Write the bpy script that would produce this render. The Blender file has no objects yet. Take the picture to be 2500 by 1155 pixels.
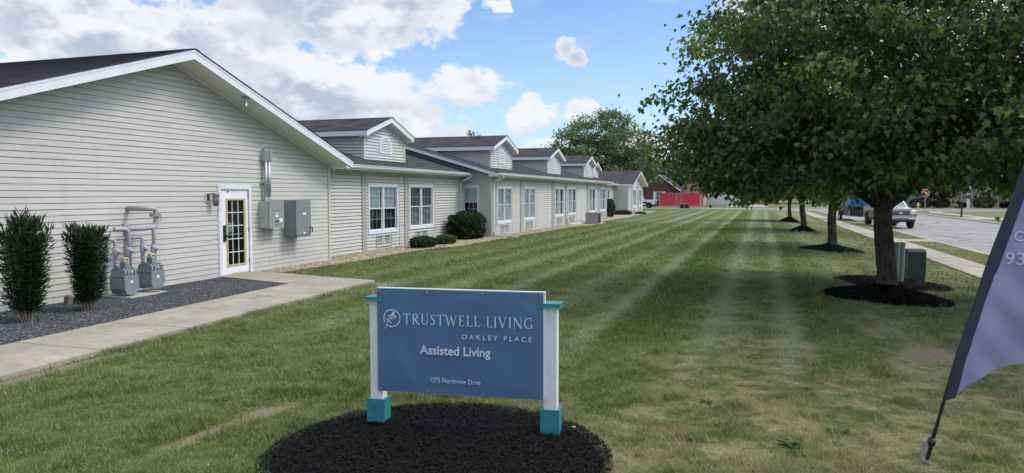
import bpy, math, random
import numpy as np
from mathutils import Vector, Matrix, noise
C = bpy.context.scene
R = math.radians
random.seed(7)
rng = np.random.default_rng(11)

# ------------------------------------------------------------------ camera
YAW, PITCH, EYE = R(18.0185), R(3.376), 2.0
cd = bpy.data.cameras.new('camera'); cam = bpy.data.objects.new('camera', cd)
C.collection.objects.link(cam); C.camera = cam
cam.location = (0, 0, EYE); cam.rotation_euler = (R(90) - PITCH, 0, YAW)
cd.sensor_width = 36; cd.lens = 36 * 1780 / 2500; cd.clip_start = .05; cd.clip_end = 3000
C.render.resolution_x, C.render.resolution_y = 1024, 473

# ------------------------------------------------------------------ node helper
def nn(nt, typ, **kw):
    n = nt.nodes.new(typ)
    for k, v in kw.items():
        if k.startswith('i_'):
            key = k[2:]; key = int(key) if key.isdigit() else key.replace('_', ' ')
            n.inputs[key].default_value = v
        else: setattr(n, k, v)
    return n
def mth(nt, op, a, b=None, clamp=False):
    n = nt.nodes.new('ShaderNodeMath'); n.operation = op; n.use_clamp = clamp
    for i, x in enumerate((a, b)):
        if x is None: continue
        if isinstance(x, (int, float)): n.inputs[i].default_value = x
        else: nt.links.new(x, n.inputs[i])
    return n.outputs[0]
def maprange(nt, v, a, b, c=0., d=1., smooth=True):
    n = nt.nodes.new('ShaderNodeMapRange'); n.interpolation_type = 'SMOOTHSTEP' if smooth else 'LINEAR'
    nt.links.new(v, n.inputs[0])
    for i, x in enumerate((a, b, c, d)): n.inputs[i + 1].default_value = x
    return n.outputs[0]
def mixc(nt, f, a, b, mode='MIX'):
    n = nt.nodes.new('ShaderNodeMix'); n.data_type = 'RGBA'; n.blend_type = mode
    for s, x in ((n.inputs[0], f), (n.inputs[6], a), (n.inputs[7], b)):
        if isinstance(x, (int, float)): s.default_value = x
        elif isinstance(x, tuple): s.default_value = (x + (1,))[:4]
        else: nt.links.new(x, s)
    return n.outputs[2]

# ------------------------------------------------------------------ world: sky with clouds
SUN_AZ, SUN_EL = math.atan2(.95, .31), R(48)           # compass style angle from +Y towards +X
w = bpy.data.worlds.new('World'); C.world = w; w.use_nodes = True
nt = w.node_tree; nt.nodes.clear()
out = nn(nt, 'ShaderNodeOutputWorld'); bg = nn(nt, 'ShaderNodeBackground')
sky = nn(nt, 'ShaderNodeTexSky', sky_type='NISHITA', sun_disc=False)
sky.sun_elevation = SUN_EL; sky.sun_rotation = SUN_AZ; sky.air_density = 1.0; sky.dust_density = 0.6; sky.ozone_density = 2.0
tc = nn(nt, 'ShaderNodeTexCoord')
sep = nn(nt, 'ShaderNodeSeparateXYZ'); nt.links.new(tc.outputs['Generated'], sep.inputs[0])
az = mth(nt, 'ARCTAN2', sep.outputs[0], sep.outputs[1]); el = mth(nt, 'ARCSINE', sep.outputs[2])
deg = 57.29578
azd = mth(nt, 'MULTIPLY', az, deg); eld = mth(nt, 'MULTIPLY', el, deg)
cmb = nn(nt, 'ShaderNodeCombineXYZ'); nt.links.new(azd, cmb.inputs[0]); nt.links.new(eld, cmb.inputs[1])
def sky_noise(scale, detail, sx=1., sy=1., off=0., rough=.55):
    m = nn(nt, 'ShaderNodeMapping'); m.inputs['Scale'].default_value = (sx, sy, 1); m.inputs['Location'].default_value = (off, off, off)
    nt.links.new(cmb.outputs[0], m.inputs[0])
    t = nn(nt, 'ShaderNodeTexNoise'); t.inputs['Scale'].default_value = scale; t.inputs['Detail'].default_value = detail
    t.inputs['Roughness'].default_value = rough; nt.links.new(m.outputs[0], t.inputs[0]); return t
warp = sky_noise(.12, 5, off=3.)
wv = nn(nt, 'ShaderNodeVectorMath', operation='SUBTRACT'); nt.links.new(warp.outputs['Color'], wv.inputs[0]); wv.inputs[1].default_value = (.5, .5, .5)
ws = nn(nt, 'ShaderNodeVectorMath', operation='SCALE'); nt.links.new(wv.outputs[0], ws.inputs[0]); ws.inputs['Scale'].default_value = 6.0
wa = nn(nt, 'ShaderNodeVectorMath', operation='ADD'); nt.links.new(cmb.outputs[0], wa.inputs[0]); nt.links.new(ws.outputs[0], wa.inputs[1])
# cumulus banks: (azimuth from +Y, elevation, half width, half height) in degrees
BANKS = [(-47, 10.6, 9.5, 3.7), (-30.6, 14.2, 9.6, 4.2), (-33, 7.4, 9.5, 2.9), (-21.8, 7.9, 3.3, 1.7), (-27, 5.0, 6, 1.7), (-53, 6.6, 9, 2.2), (-62, 12, 10, 7), (-40, 5.2, 10, 2.6), (-38.5, 10.6, 4.5, 2.2), (-52, 16.5, 6, 3),
         (-14.1, 11.0, 1.0, 1.1), (-13.3, 10.2, .9, .9), (-16.3, 5.7, 2.2, 1.4), (-12.4, 6.2, 2.0, 1.1), (-14, 2.4, 14, 1.6), (0, 3.5, 6, 2.2), (-.3, 16.5, 3.4, 4.5),
         (15, 10, 12, 9), (26, 16, 12, 8), (-19.3, 14.6, 1.0, .5), (45, 25, 18, 10), (80, 20, 30, 8), (-100, 25, 35, 12), (150, 20, 40, 12)]
acc, num, den = None, None, None
for (a, e, ra, re) in BANKS:
    s1 = nn(nt, 'ShaderNodeVectorMath', operation='SUBTRACT'); nt.links.new(wa.outputs[0], s1.inputs[0]); s1.inputs[1].default_value = (a, e, 0)
    s2 = nn(nt, 'ShaderNodeVectorMath', operation='MULTIPLY'); nt.links.new(s1.outputs[0], s2.inputs[0]); s2.inputs[1].default_value = (1 / ra, 1 / re, 0)
    s3 = nn(nt, 'ShaderNodeVectorMath', operation='LENGTH'); nt.links.new(s2.outputs[0], s3.inputs[0])
    raw = mth(nt, 'SUBTRACT', 1.0, s3.outputs[1]); v = mth(nt, 'MULTIPLY', raw, min(1.0, max(.42, re / 4)))
    acc = v if acc is None else mth(nt, 'MAXIMUM', acc, v)
    wgt = mth(nt, 'MAXIMUM', mth(nt, 'ADD', raw, .15), .0001); sy_ = nn(nt, 'ShaderNodeSeparateXYZ'); nt.links.new(s2.outputs[0], sy_.inputs[0]); wv2 = mth(nt, 'MULTIPLY', wgt, sy_.outputs[1])
    num = wv2 if num is None else mth(nt, 'ADD', num, wv2); den = wgt if den is None else mth(nt, 'ADD', den, wgt)
relh = mth(nt, 'MINIMUM', mth(nt, 'MAXIMUM', mth(nt, 'DIVIDE', num, den), -1.), 1.)      # height within its own cloud bank
det = sky_noise(.5, 9, sy=1.5, rough=.6)
dens = mth(nt, 'ADD', acc, mth(nt, 'MULTIPLY', mth(nt, 'SUBTRACT', det.outputs[0], .5), .8))
wisp = sky_noise(.16, 8, sy=3.0, off=11., rough=.6)
over = mth(nt, 'MULTIPLY', maprange(nt, wisp.outputs[0], .55, .8), .35)
mask = mth(nt, 'MAXIMUM', maprange(nt, dens, -.04, .13), over)
high = mth(nt, 'MULTIPLY', maprange(nt, eld, 24, 40), maprange(nt, sky_noise(.05, 6, off=5.).outputs[0], .30, .46))  # overhead cloud out of view, filled in to raise the ambient light
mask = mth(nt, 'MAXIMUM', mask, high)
# cloud tone: bright rims, soft grey bellies
bel = sky_noise(.085, 6, sx=.8, sy=2.3, off=7., rough=.5)
puff = sky_noise(.33, 8, sy=1.6, off=2., rough=.55)
tone = mth(nt, 'ADD', mth(nt, 'MULTIPLY', bel.outputs[0], .95), mth(nt, 'MULTIPLY', puff.outputs[0], 1.0))
tone = mth(nt, 'ADD', tone, mth(nt, 'MULTIPLY', relh, .16))
thick = maprange(nt, dens, .05, .55)
grey = mth(nt, 'MULTIPLY', maprange(nt, tone, .86, 1.14, 1., 0.), mth(nt, 'ADD', mth(nt, 'MULTIPLY', thick, .65), .35))
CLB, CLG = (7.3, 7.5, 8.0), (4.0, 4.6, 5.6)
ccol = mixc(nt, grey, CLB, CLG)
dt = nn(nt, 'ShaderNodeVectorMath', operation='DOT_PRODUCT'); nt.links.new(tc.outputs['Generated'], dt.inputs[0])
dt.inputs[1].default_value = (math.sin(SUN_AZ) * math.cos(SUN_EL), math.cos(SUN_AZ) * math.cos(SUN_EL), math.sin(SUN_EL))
sun_fill = maprange(nt, dt.outputs['Value'], .35, 1.0, 1., 2.6)          # cloud brightened towards the sun as added fill, softening the shadows
gv = nn(nt, 'ShaderNodeVectorMath', operation='SCALE'); nt.links.new(ccol, gv.inputs[0]); nt.links.new(sun_fill, gv.inputs['Scale']); ccol = gv.outputs[0]
skc = mixc(nt, 1.0, sky.outputs[0], (1.08, 1.28, 1.52), 'MULTIPLY')
hz = maprange(nt, eld, 0, 16, .55, 0.)
skh = mixc(nt, hz, skc, (5.6, 7.3, 9.8))
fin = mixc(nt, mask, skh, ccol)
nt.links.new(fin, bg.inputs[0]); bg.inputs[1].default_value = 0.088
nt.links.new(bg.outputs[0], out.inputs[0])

# ------------------------------------------------------------------ sun
sl = bpy.data.lights.new('sun', 'SUN'); so = bpy.data.objects.new('sun', sl); C.collection.objects.link(so)
sl.energy = 1.3; sl.angle = R(14); sl.color = (1, .95, .86)
sd = Vector((math.sin(SUN_AZ) * math.cos(SUN_EL), math.cos(SUN_AZ) * math.cos(SUN_EL), math.sin(SUN_EL)))
so.rotation_euler = sd.to_track_quat('Z', 'Y').to_euler(); so.location = (30, 10, 40)
C.view_settings.view_transform = 'Standard'; C.view_settings.look = 'None'; C.view_settings.exposure = 0.5; C.view_settings.gamma = 1
C.cycles.max_bounces = 6; C.cycles.transparent_max_bounces = 12; C.cycles.diffuse_bounces = 3; C.cycles.glossy_bounces = 3; C.cycles.transmission_bounces = 3
C.cycles.use_denoising = True

# ------------------------------------------------------------------ materials
MATS = {}
def mat(name, col, rough=.6, var=.08, scale=3., bump=0., bscale=60., metal=0., spec=.5, col2=None, vs=(1, 1, 1), coat=0.):
    if name in MATS: return MATS[name]
    m = bpy.data.materials.new(name); m.use_nodes = True; t = m.node_tree; b = t.nodes['Principled BSDF']
    b.inputs['Roughness'].default_value = rough; b.inputs['Metallic'].default_value = metal; b.inputs['Specular IOR Level'].default_value = spec
    b.inputs['Coat Weight'].default_value = coat
    g = nn(t, 'ShaderNodeNewGeometry'); mp = nn(t, 'ShaderNodeMapping'); mp.inputs['Scale'].default_value = vs
    t.links.new(g.outputs['Position'], mp.inputs[0])
    n = nn(t, 'ShaderNodeTexNoise'); n.inputs['Scale'].default_value = scale; n.inputs['Detail'].default_value = 6; n.inputs['Roughness'].default_value = .6
    t.links.new(mp.outputs[0], n.inputs[0])
    f = maprange(t, n.outputs[0], .3, .7)
    if col2 is None:
        a = tuple(max(0, c * (1 - var)) for c in col); d = tuple(min(1, c * (1 + var)) for c in col)
    else: a, d = col, col2
    cc = mixc(t, f, a, d); t.links.new(cc, b.inputs['Base Color'])
    if bump:
        n2 = nn(t, 'ShaderNodeTexNoise'); n2.inputs['Scale'].default_value = bscale; n2.inputs['Detail'].default_value = 5; t.links.new(mp.outputs[0], n2.inputs[0])
        bp = nn(t, 'ShaderNodeBump'); bp.inputs['Strength'].default_value = bump; bp.inputs['Distance'].default_value = .01
        t.links.new(n2.outputs[0], bp.inputs['Height']); t.links.new(bp.outputs[0], b.inputs['Normal'])
    MATS[name] = m; return m
def siding_mat(name, col):
    m = mat(name, col, .5, .035, .7, spec=.35); t = m.node_tree; b = t.nodes['Principled BSDF']
    old = b.inputs['Base Color'].links[0].from_socket
    g = nn(t, 'ShaderNodeNewGeometry'); mp = nn(t, 'ShaderNodeMapping'); mp.inputs['Scale'].default_value = (3, 3, .35); t.links.new(g.outputs[0], mp.inputs[0])
    n = nn(t, 'ShaderNodeTexNoise'); n.inputs['Scale'].default_value = 2.2; n.inputs['Detail'].default_value = 6; t.links.new(mp.outputs[0], n.inputs[0])
    st = mth(t, 'MULTIPLY', maprange(t, n.outputs[0], .52, .75), .16)
    sp = nn(t, 'ShaderNodeSeparateXYZ'); t.links.new(g.outputs[0], sp.inputs[0])
    low = mth(t, 'MULTIPLY', maprange(t, sp.outputs[2], .0, .55, 1, 0), mth(t, 'ADD', n.outputs[0], -.15))
    c1 = mixc(t, st, old, tuple(c * .72 for c in (col[0], col[1], col[2] * .9)))
    c2 = mixc(t, mth(t, 'MULTIPLY', low, .45, True), c1, (.33, .30, .24)); t.links.new(c2, b.inputs['Base Color'])
    b2 = nn(t, 'ShaderNodeTexNoise'); b2.inputs['Scale'].default_value = 1.1; mp2 = nn(t, 'ShaderNodeMapping'); mp2.inputs['Scale'].default_value = (1, 1, 6); t.links.new(g.outputs[0], mp2.inputs[0]); t.links.new(mp2.outputs[0], b2.inputs[0])
    bp = nn(t, 'ShaderNodeBump'); bp.inputs['Strength'].default_value = .5; bp.inputs['Distance'].default_value = .03; t.links.new(b2.outputs[0], bp.inputs['Height']); t.links.new(bp.outputs[0], b.inputs['Normal'])
    return m
M_SID = siding_mat('vinyl_siding', (.510, .497, .466))
M_TRIM = mat('white_trim', (.68, .69, .73), .4, .05, 2.5)
M_CREAM = mat('cream_trim', (.52, .51, .465), .5, .04, 2)
M_SOF = mat('soffit_vinyl', (.74, .73, .66), .5, .04, 2)
M_PIL = mat('taupe_pilaster', (.34, .325, .30), .6, .06, 2, bump=.2, bscale=90)
M_CONC = mat('concrete', (.36, .335, .285), .85, .13, 1.6, bump=.35, bscale=120, col2=(.47, .445, .39))
M_FOUND = mat('foundation', (.33, .30, .25), .9, .2, 6, bump=.4)
M_DARK = mat('dark_interior', (.012, .013, .016), .8)
M_BLACK = mat('black_plastic', (.015, .015, .017), .45)
M_BLIND = mat('blind_slat', (.88, .92, .92), .5, .04)
M_GALV = mat('galvanised_steel', (.46, .48, .51), .38, .12, 14, metal=.75)
M_GREYP = mat('grey_enamel', (.20, .225, .235), .42, .07, 3)
M_GREYB = mat('light_grey_enamel', (.27, .275, .285), .42, .06, 3)
M_BEIGEB = mat('reflective_beige', (.44, .43, .39), .4, .06, 3)
M_PIPE = mat('lilac_grey_paint', (.36, .35, .40), .5, .12, 22, bump=.2)
M_METER = mat('meter_grey_paint', (.17, .20, .215), .48, .16, 16, bump=.3, col2=(.24, .27, .285))
M_YEL = mat('meter_dial_face', (.55, .53, .36), .5)
M_LABEL = mat('white_sticker', (.72, .72, .70), .6)
M_RED = mat('red_sticker', (.50, .05, .06), .5)
M_TEAL = mat('teal_paint', (.028, .20, .22), .5, .14, 7, bump=.15)
M_BRASS = mat('yellowed_seal', (.42, .33, .15), .6, .18, 10, col2=(.55, .47, .28))
M_RUBBER = mat('rubber_tyre', (.018, .018, .019), .8, .15, 8)
M_CHROME = mat('chrome', (.70, .70, .72), .14, .03, metal=1)

def glass_mat(name, tint=(.85, .95, .92), tr=.75):
    m = bpy.data.materials.new(name); m.use_nodes = True; t = m.node_tree; t.nodes.clear()
    o = nn(t, 'ShaderNodeOutputMaterial'); tr_ = nn(t, 'ShaderNodeBsdfTransparent'); tr_.inputs[0].default_value = tint + (1,)
    g = nn(t, 'ShaderNodeBsdfGlossy'); g.inputs['Roughness'].default_value = .03; g.inputs[0].default_value = (.9, .95, 1, 1)
    fr = nn(t, 'ShaderNodeFresnel'); fr.inputs[0].default_value = 1.5
    n = nn(t, 'ShaderNodeTexNoise'); n.inputs['Scale'].default_value = 1.3; ge = nn(t, 'ShaderNodeNewGeometry'); t.links.new(ge.outputs[0], n.inputs[0])
    bp = nn(t, 'ShaderNodeBump'); bp.inputs['Strength'].default_value = .25; bp.inputs['Distance'].default_value = .02; t.links.new(n.outputs[0], bp.inputs['Height'])
    t.links.new(bp.outputs[0], g.inputs['Normal'])
    f = mth(t, 'ADD', mth(t, 'MULTIPLY', fr.outputs[0], .8), .02, True)
    mx = nn(t, 'ShaderNodeMixShader'); t.links.new(f, mx.inputs[0]); t.links.new(tr_.outputs[0], mx.inputs[1]); t.links.new(g.outputs[0], mx.inputs[2]); t.links.new(mx.outputs[0], o.inputs[0])
    return m
M_GLASS = glass_mat('window_glass', (.90, .97, .96))

def roof_mat():
    m = bpy.data.materials.new('asphalt_shingle'); m.use_nodes = True; t = m.node_tree; b = t.nodes['Principled BSDF']; b.inputs['Roughness'].default_value = .95; b.inputs['Specular IOR Level'].default_value = .08
    uv = nn(t, 'ShaderNodeUVMap'); mp = nn(t, 'ShaderNodeMapping'); mp.inputs['Scale'].default_value = (1, 1, 1); t.links.new(uv.outputs[0], mp.inputs[0])
    br = nn(t, 'ShaderNodeTexBrick'); t.links.new(mp.outputs[0], br.inputs[0]); br.inputs['Scale'].default_value = 1
    br.inputs['Brick Width'].default_value = .27; br.inputs['Row Height'].default_value = .14; br.inputs['Mortar Size'].default_value = .004
    br.inputs[1].default_value = (.030, .026, .034, 1); br.inputs[2].default_value = (.150, .136, .150, 1); br.inputs[3].default_value = (.02, .02, .022, 1); br.offset_frequency = 2; br.offset = .37
    n = nn(t, 'ShaderNodeTexNoise'); n.inputs['Scale'].default_value = 1.5; n.inputs['Detail'].default_value = 8; n.inputs['Roughness'].default_value = .8; mq = nn(t, 'ShaderNodeMapping'); mq.inputs['Scale'].default_value = (.7, 3.0, 1); t.links.new(uv.outputs[0], mq.inputs[0]); t.links.new(mq.outputs[0], n.inputs[0])
    c1 = mixc(t, maprange(t, n.outputs[0], .38, .64), (.018, .017, .024), (.165, .148, .160))
    c2 = mixc(t, .65, br.outputs[0], c1)
    g = nn(t, 'ShaderNodeTexNoise'); g.inputs['Scale'].default_value = 160; g.inputs['Detail'].default_value = 2; t.links.new(mp.outputs[0], g.inputs[0])
    c3 = mixc(t, mth(t, 'MULTIPLY', g.outputs[0], .7), c2, (.13, .12, .125), 'MIX'); c3 = mixc(t, .25, c2, c3)
    t.links.new(c3, b.inputs['Base Color'])
    bp = nn(t, 'ShaderNodeBump'); bp.inputs['Strength'].default_value = .6; bp.inputs['Distance'].default_value = .01; t.links.new(g.outputs[0], bp.inputs['Height']); t.links.new(bp.outputs[0], b.inputs['Normal'])
    return m
M_ROOF = roof_mat()

def brick_mat(name, a, b_, mort, sc=1.0):
    m = bpy.data.materials.new(name); m.use_nodes = True; t = m.node_tree; b = t.nodes['Principled BSDF']; b.inputs['Roughness'].default_value = .9
    g = nn(t, 'ShaderNodeNewGeometry'); s = nn(t, 'ShaderNodeSeparateXYZ'); t.links.new(g.outputs[0], s.inputs[0])
    c = nn(t, 'ShaderNodeCombineXYZ'); t.links.new(mth(t, 'ADD', s.outputs[0], s.outputs[1]), c.inputs[0]); t.links.new(s.outputs[2], c.inputs[1])
    br = nn(t, 'ShaderNodeTexBrick'); t.links.new(c.outputs[0], br.inputs[0]); br.inputs['Scale'].default_value = sc
    br.inputs['Brick Width'].default_value = .24; br.inputs['Row Height'].default_value = .08; br.inputs['Mortar Size'].default_value = .012
    br.inputs[1].default_value = a + (1,); br.inputs[2].default_value = b_ + (1,); br.inputs[3].default_value = mort + (1,)
    t.links.new(br.outputs[0], b.inputs['Base Color']); return m

def lawn_group():
    g = bpy.data.node_groups.new('lawn_colour', 'ShaderNodeTree')
    g.interface.new_socket('Colour', in_out='OUTPUT', socket_type='NodeSocketColor')
    o = g.nodes.new('NodeGroupOutput'); ge = nn(g, 'ShaderNodeNewGeometry')
    s = nn(g, 'ShaderNodeSeparateXYZ'); g.links.new(ge.outputs['Position'], s.inputs[0]); X, Y = s.outputs[0], s.outputs[1]
    fl = nn(g, 'ShaderNodeCombineXYZ'); g.links.new(X, fl.inputs[0]); g.links.new(Y, fl.inputs[1])
    def no(scale, det=5, sc=(1, 1, 1), off=0.):
        mp = nn(g, 'ShaderNodeMapping'); mp.inputs['Scale'].default_value = sc; mp.inputs['Location'].default_value = (off, off, 0); g.links.new(fl.outputs[0], mp.inputs[0])
        n = nn(g, 'ShaderNodeTexNoise'); n.inputs['Scale'].default_value = scale; n.inputs['Detail'].default_value = det; n.inputs['Roughness'].default_value = .6; g.links.new(mp.outputs[0], n.inputs[0]); return n.outputs[0]
    big, mid, fine = no(.35, 4), no(1.3, 6, off=4.), no(7., 6, off=9.)
    green = mixc(g, maprange(g, mid, .35, .65), (.068, .104, .022), (.145, .184, .046))
    green = mixc(g, mth(g, 'MULTIPLY', maprange(g, big, .5, .68), .6), green, (.075, .160, .036))
    # dry straw coloured areas
    dryR = mth(g, 'MULTIPLY', maprange(g, X, -2.6, .2), maprange(g, Y, 13, 8.5))
    dryS = mth(g, 'MULTIPLY', maprange(g, X, -1.1, .1), .55)
    dry = mth(g, 'MAXIMUM', mth(g, 'MULTIPLY', dryR, .95), dryS)
    dry = mth(g, 'ADD', dry, .10)
    mf = maprange(g, mth(g, 'ADD', mth(g, 'MULTIPLY', mid, .6), mth(g, 'MULTIPLY', fine, .4)), .36, .60)
    drm = mth(g, 'MULTIPLY', dry, mf, True)
    spk = no(26., 4, off=3.); pat = no(2.6, 7, off=8.)
    c = mixc(g, drm, green, (.36, .30, .185))
    c = mixc(g, mth(g, 'MULTIPLY', maprange(g, pat, .49, .58), .7), c, (.050, .078, .020))
    brn = mth(g, 'MULTIPLY', maprange(g, no(1.9, 7, off=14.), .55, .66), mth(g, 'ADD', mth(g, 'MULTIPLY', dry, .9), .12))
    c = mixc(g, brn, c, (.215, .155, .095))
    c = mixc(g, mth(g, 'MULTIPLY', maprange(g, spk, .45, .75), .35), c, (.30, .30, .17))
    c = mixc(g, mth(g, 'MULTIPLY', maprange(g, fine, .35, .7), .28), c, (.20, .205, .10))
    # mower stripes running along the lawn
    wob = mth(g, 'MULTIPLY', mth(g, 'SUBTRACT', no(.5, 3, off=2.), .5), .35)
    Xs = mth(g, 'ADD', mth(g, 'SUBTRACT', X, mth(g, 'MULTIPLY', mth(g, 'SUBTRACT', Y, 15), .016)), wob)
    r = nn(g, 'ShaderNodeValToRGB'); r.color_ramp.interpolation = 'EASE'
    st = [(-9.5, .5), (-8.6, .7), (-8.2, .25), (-7.4, .75), (-6.9, .3), (-6.0, .9), (-5.5, .35), (-5.1, .5), (-4.7, .95), (-4.25, .2), (-3.7, .45), (-3.3, .8), (-2.8, .5), (-2.45, .5),
          (-2.05, 1.0), (-1.70, .0), (-1.2, .06), (-.80, .3), (-.42, .9), (.0, .5), (.3, .35), (.62, .95), (.95, .15), (1.5, .3), (2.1, .7), (2.8, .4), (3.6, .7), (4.5, .4)]
    e = r.color_ramp.elements
    pos = lambda x: (x + 9.6) / 14.4
    e[0].position = pos(st[0][0]); e[0].color = (st[0][1],) * 3 + (1,); e[1].position = pos(st[-1][0]); e[1].color = (st[-1][1],) * 3 + (1,)
    for x, v in st[1:-1]:
        q = e.new(pos(x)); q.color = (v, v, v, 1)
    g.links.new(maprange(g, Xs, -9.6, 4.8, smooth=False), r.inputs[0])
    amt = mth(g, 'MULTIPLY', maprange(g, Y, 7.0, 11.5), maprange(g, Y, 82, 94, 1, 0))
    amt = mth(g, 'MULTIPLY', amt, maprange(g, X, 5.6, 6.2, 1, 0))
    amt = mth(g, 'MULTIPLY', amt, mth(g, 'ADD', mth(g, 'MULTIPLY', no(1.0, 5, sc=(1, .12, 1), off=6.), 1.1), .55), True)
    v = mth(g, 'SUBTRACT', r.outputs[0], .5)
    lt = mth(g, 'MULTIPLY', mth(g, 'MULTIPLY', mth(g, 'MAXIMUM', v, 0.), 2.), amt, True)
    dk = mth(g, 'MULTIPLY', mth(g, 'MULTIPLY', mth(g, 'MAXIMUM', mth(g, 'MULTIPLY', v, -1), 0.), 2.), amt, True)
    c = mixc(g, mth(g, 'MULTIPLY', lt, .72), c, (.28, .32, .205))
    c = mixc(g, mth(g, 'MULTIPLY', dk, .95), c, (.050, .098, .013))
    g.links.new(c, o.inputs[0]); return g
LAWN = lawn_group()
def in_patch_nodes(t, P):
    """soil mask: worn strip beside the sign bed and a bare patch by the flag"""
    s = nn(t, 'ShaderNodeSeparateXYZ'); t.links.new(P, s.inputs[0]); X, Y = s.outputs[0], s.outputs[1]
    n = nn(t, 'ShaderNodeTexNoise'); n.inputs['Scale'].default_value = 5; n.inputs['Detail'].default_value = 5; t.links.new(P, n.inputs[0])
    def ell(cx, cy, rx, ry, a=0.):
        dx, dy = mth(t, 'SUBTRACT', X, cx), mth(t, 'SUBTRACT', Y, cy); ca, sa = math.cos(a), math.sin(a)
        u = mth(t, 'ADD', mth(t, 'MULTIPLY', dx, ca / rx), mth(t, 'MULTIPLY', dy, sa / rx)); v = mth(t, 'ADD', mth(t, 'MULTIPLY', dx, -sa / ry), mth(t, 'MULTIPLY', dy, ca / ry))
        return mth(t, 'SQRT', mth(t, 'ADD', mth(t, 'MULTIPLY', u, u), mth(t, 'MULTIPLY', v, v)))
    d = None
    for p in PATCHES:
        q = ell(*p); d = q if d is None else mth(t, 'MINIMUM', d, q)
    return maprange(t, mth(t, 'ADD', d, mth(t, 'MULTIPLY', mth(t, 'SUBTRACT', n.outputs[0], .5), 1.9)), .6, 1.25, 1, 0)
PATCHES = [(-4.27, 4.85, .50, .11, R(84)), (-4.18, 5.55, .42, .14, R(76)), (-3.55, 6.75, .4, .12, R(60)), (2.35, 10.2, .55, .6, 0), (-7.45, 6.0, .16, 1.6, 0), (-7.75, 14.3, .5, .35, 0)]
def lawn_mat():
    m = bpy.data.materials.new('lawn_turf'); m.use_nodes = True; t = m.node_tree; b = t.nodes['Principled BSDF']; b.inputs['Roughness'].default_value = .9; b.inputs['Specular IOR Level'].default_value = .15
    gr = nn(t, 'ShaderNodeGroup'); gr.node_tree = LAWN; ge = nn(t, 'ShaderNodeNewGeometry')
    n = nn(t, 'ShaderNodeTexNoise'); n.inputs['Scale'].default_value = 22; n.inputs['Detail'].default_value = 8; n.inputs['Roughness'].default_value = .75; t.links.new(ge.outputs[0], n.inputs[0])
    c = mixc(t, maprange(t, n.outputs[0], .38, .66), gr.outputs[0], (.035, .055, .018)); c = mixc(t, .55, gr.outputs[0], c)
    n3 = nn(t, 'ShaderNodeTexNoise'); n3.inputs['Scale'].default_value = 45; n3.inputs['Detail'].default_value = 5; t.links.new(ge.outputs[0], n3.inputs[0])
    soil = mixc(t, n3.outputs[0], (.15, .12, .085), (.34, .285, .205))
    c = mixc(t, in_patch_nodes(t, ge.outputs[0]), c, soil); t.links.new(c, b.inputs['Base Color'])
    bp = nn(t, 'ShaderNodeBump'); bp.inputs['Strength'].default_value = .8; bp.inputs['Distance'].default_value = .05; t.links.new(n.outputs[0], bp.inputs['Height']); t.links.new(bp.outputs[0], b.inputs['Normal'])
    return m
M_LAWN = lawn_mat()
def blade_mat():
    m = bpy.data.materials.new('grass_blades'); m.use_nodes = True; t = m.node_tree; b = t.nodes['Principled BSDF']; o = t.nodes['Material Output']
    b.inputs['Roughness'].default_value = .55; b.inputs['Specular IOR Level'].default_value = .3
    gr = nn(t, 'ShaderNodeGroup'); gr.node_tree = LAWN; at = nn(t, 'ShaderNodeAttribute'); at.attribute_name = 'rnd'
    c = mixc(t, maprange(t, at.outputs['Fac'], .0, .8, 0, .35), gr.outputs[0], (.12, .21, .05))
    c = mixc(t, maprange(t, at.outputs['Fac'], .82, .95, 0, .75), c, (.36, .32, .19))
    hv = nn(t, 'ShaderNodeHueSaturation'); hv.inputs['Value'].default_value = 1.35; t.links.new(c, hv.inputs['Color'])
    t.links.new(hv.outputs[0], b.inputs['Base Color'])
    tr = nn(t, 'ShaderNodeBsdfTranslucent'); t.links.new(hv.outputs[0], tr.inputs[0]); mx = nn(t, 'ShaderNodeMixShader'); mx.inputs[0].default_value = .3
    t.links.new(b.outputs[0], mx.inputs[1]); t.links.new(tr.outputs[0], mx.inputs[2]); t.links.new(mx.outputs[0], o.inputs[0]); return m
def leaf_mat(name, ramp, trans=.3, rough=.5, spec=.35):
    m = bpy.data.materials.new(name); m.use_nodes = True; t = m.node_tree; b = t.nodes['Principled BSDF']; o = t.nodes['Material Output']
    b.inputs['Roughness'].default_value = rough; b.inputs['Specular IOR Level'].default_value = spec
    at = nn(t, 'ShaderNodeAttribute'); at.attribute_name = 'rnd'; r = nn(t, 'ShaderNodeValToRGB'); t.links.new(at.outputs['Fac'], r.inputs[0]); e = r.color_ramp.elements
    e[0].position, e[0].color = ramp[0][0], ramp[0][1] + (1,); e[1].position, e[1].color = ramp[-1][0], ramp[-1][1] + (1,)
    for p, c in ramp[1:-1]:
        q = e.new(p); q.color = c + (1,)
    t.links.new(r.outputs[0], b.inputs['Base Color'])
    tr = nn(t, 'ShaderNodeBsdfTranslucent'); c2 = mixc(t, 1., r.outputs[0], (1.3, 1.5, .6), 'MULTIPLY'); t.links.new(c2, tr.inputs[0]); mx = nn(t, 'ShaderNodeMixShader'); mx.inputs[0].default_value = trans
    t.links.new(b.outputs[0], mx.inputs[1]); t.links.new(tr.outputs[0], mx.inputs[2]); t.links.new(mx.outputs[0], o.inputs[0]); return m
M_MAPLE = leaf_mat('maple_leaf', [(0, (.036, .062, .022)), (.35, (.075, .122, .038)), (.65, (.135, .195, .058)), (.88, (.24, .30, .08)), (1, (.38, .35, .11))], .42, .42, .5)
M_LOCUST = leaf_mat('locust_leaf', [(0, (.075, .12, .062)), (.6, (.125, .18, .09)), (1, (.21, .26, .13))], .35)
M_YEW = leaf_mat('needle_leaf', [(0, (.008, .020, .010)), (.6, (.016, .038, .016)), (.85, (.03, .065, .02)), (1, (.05, .09, .025))], .15, .4)
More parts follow.
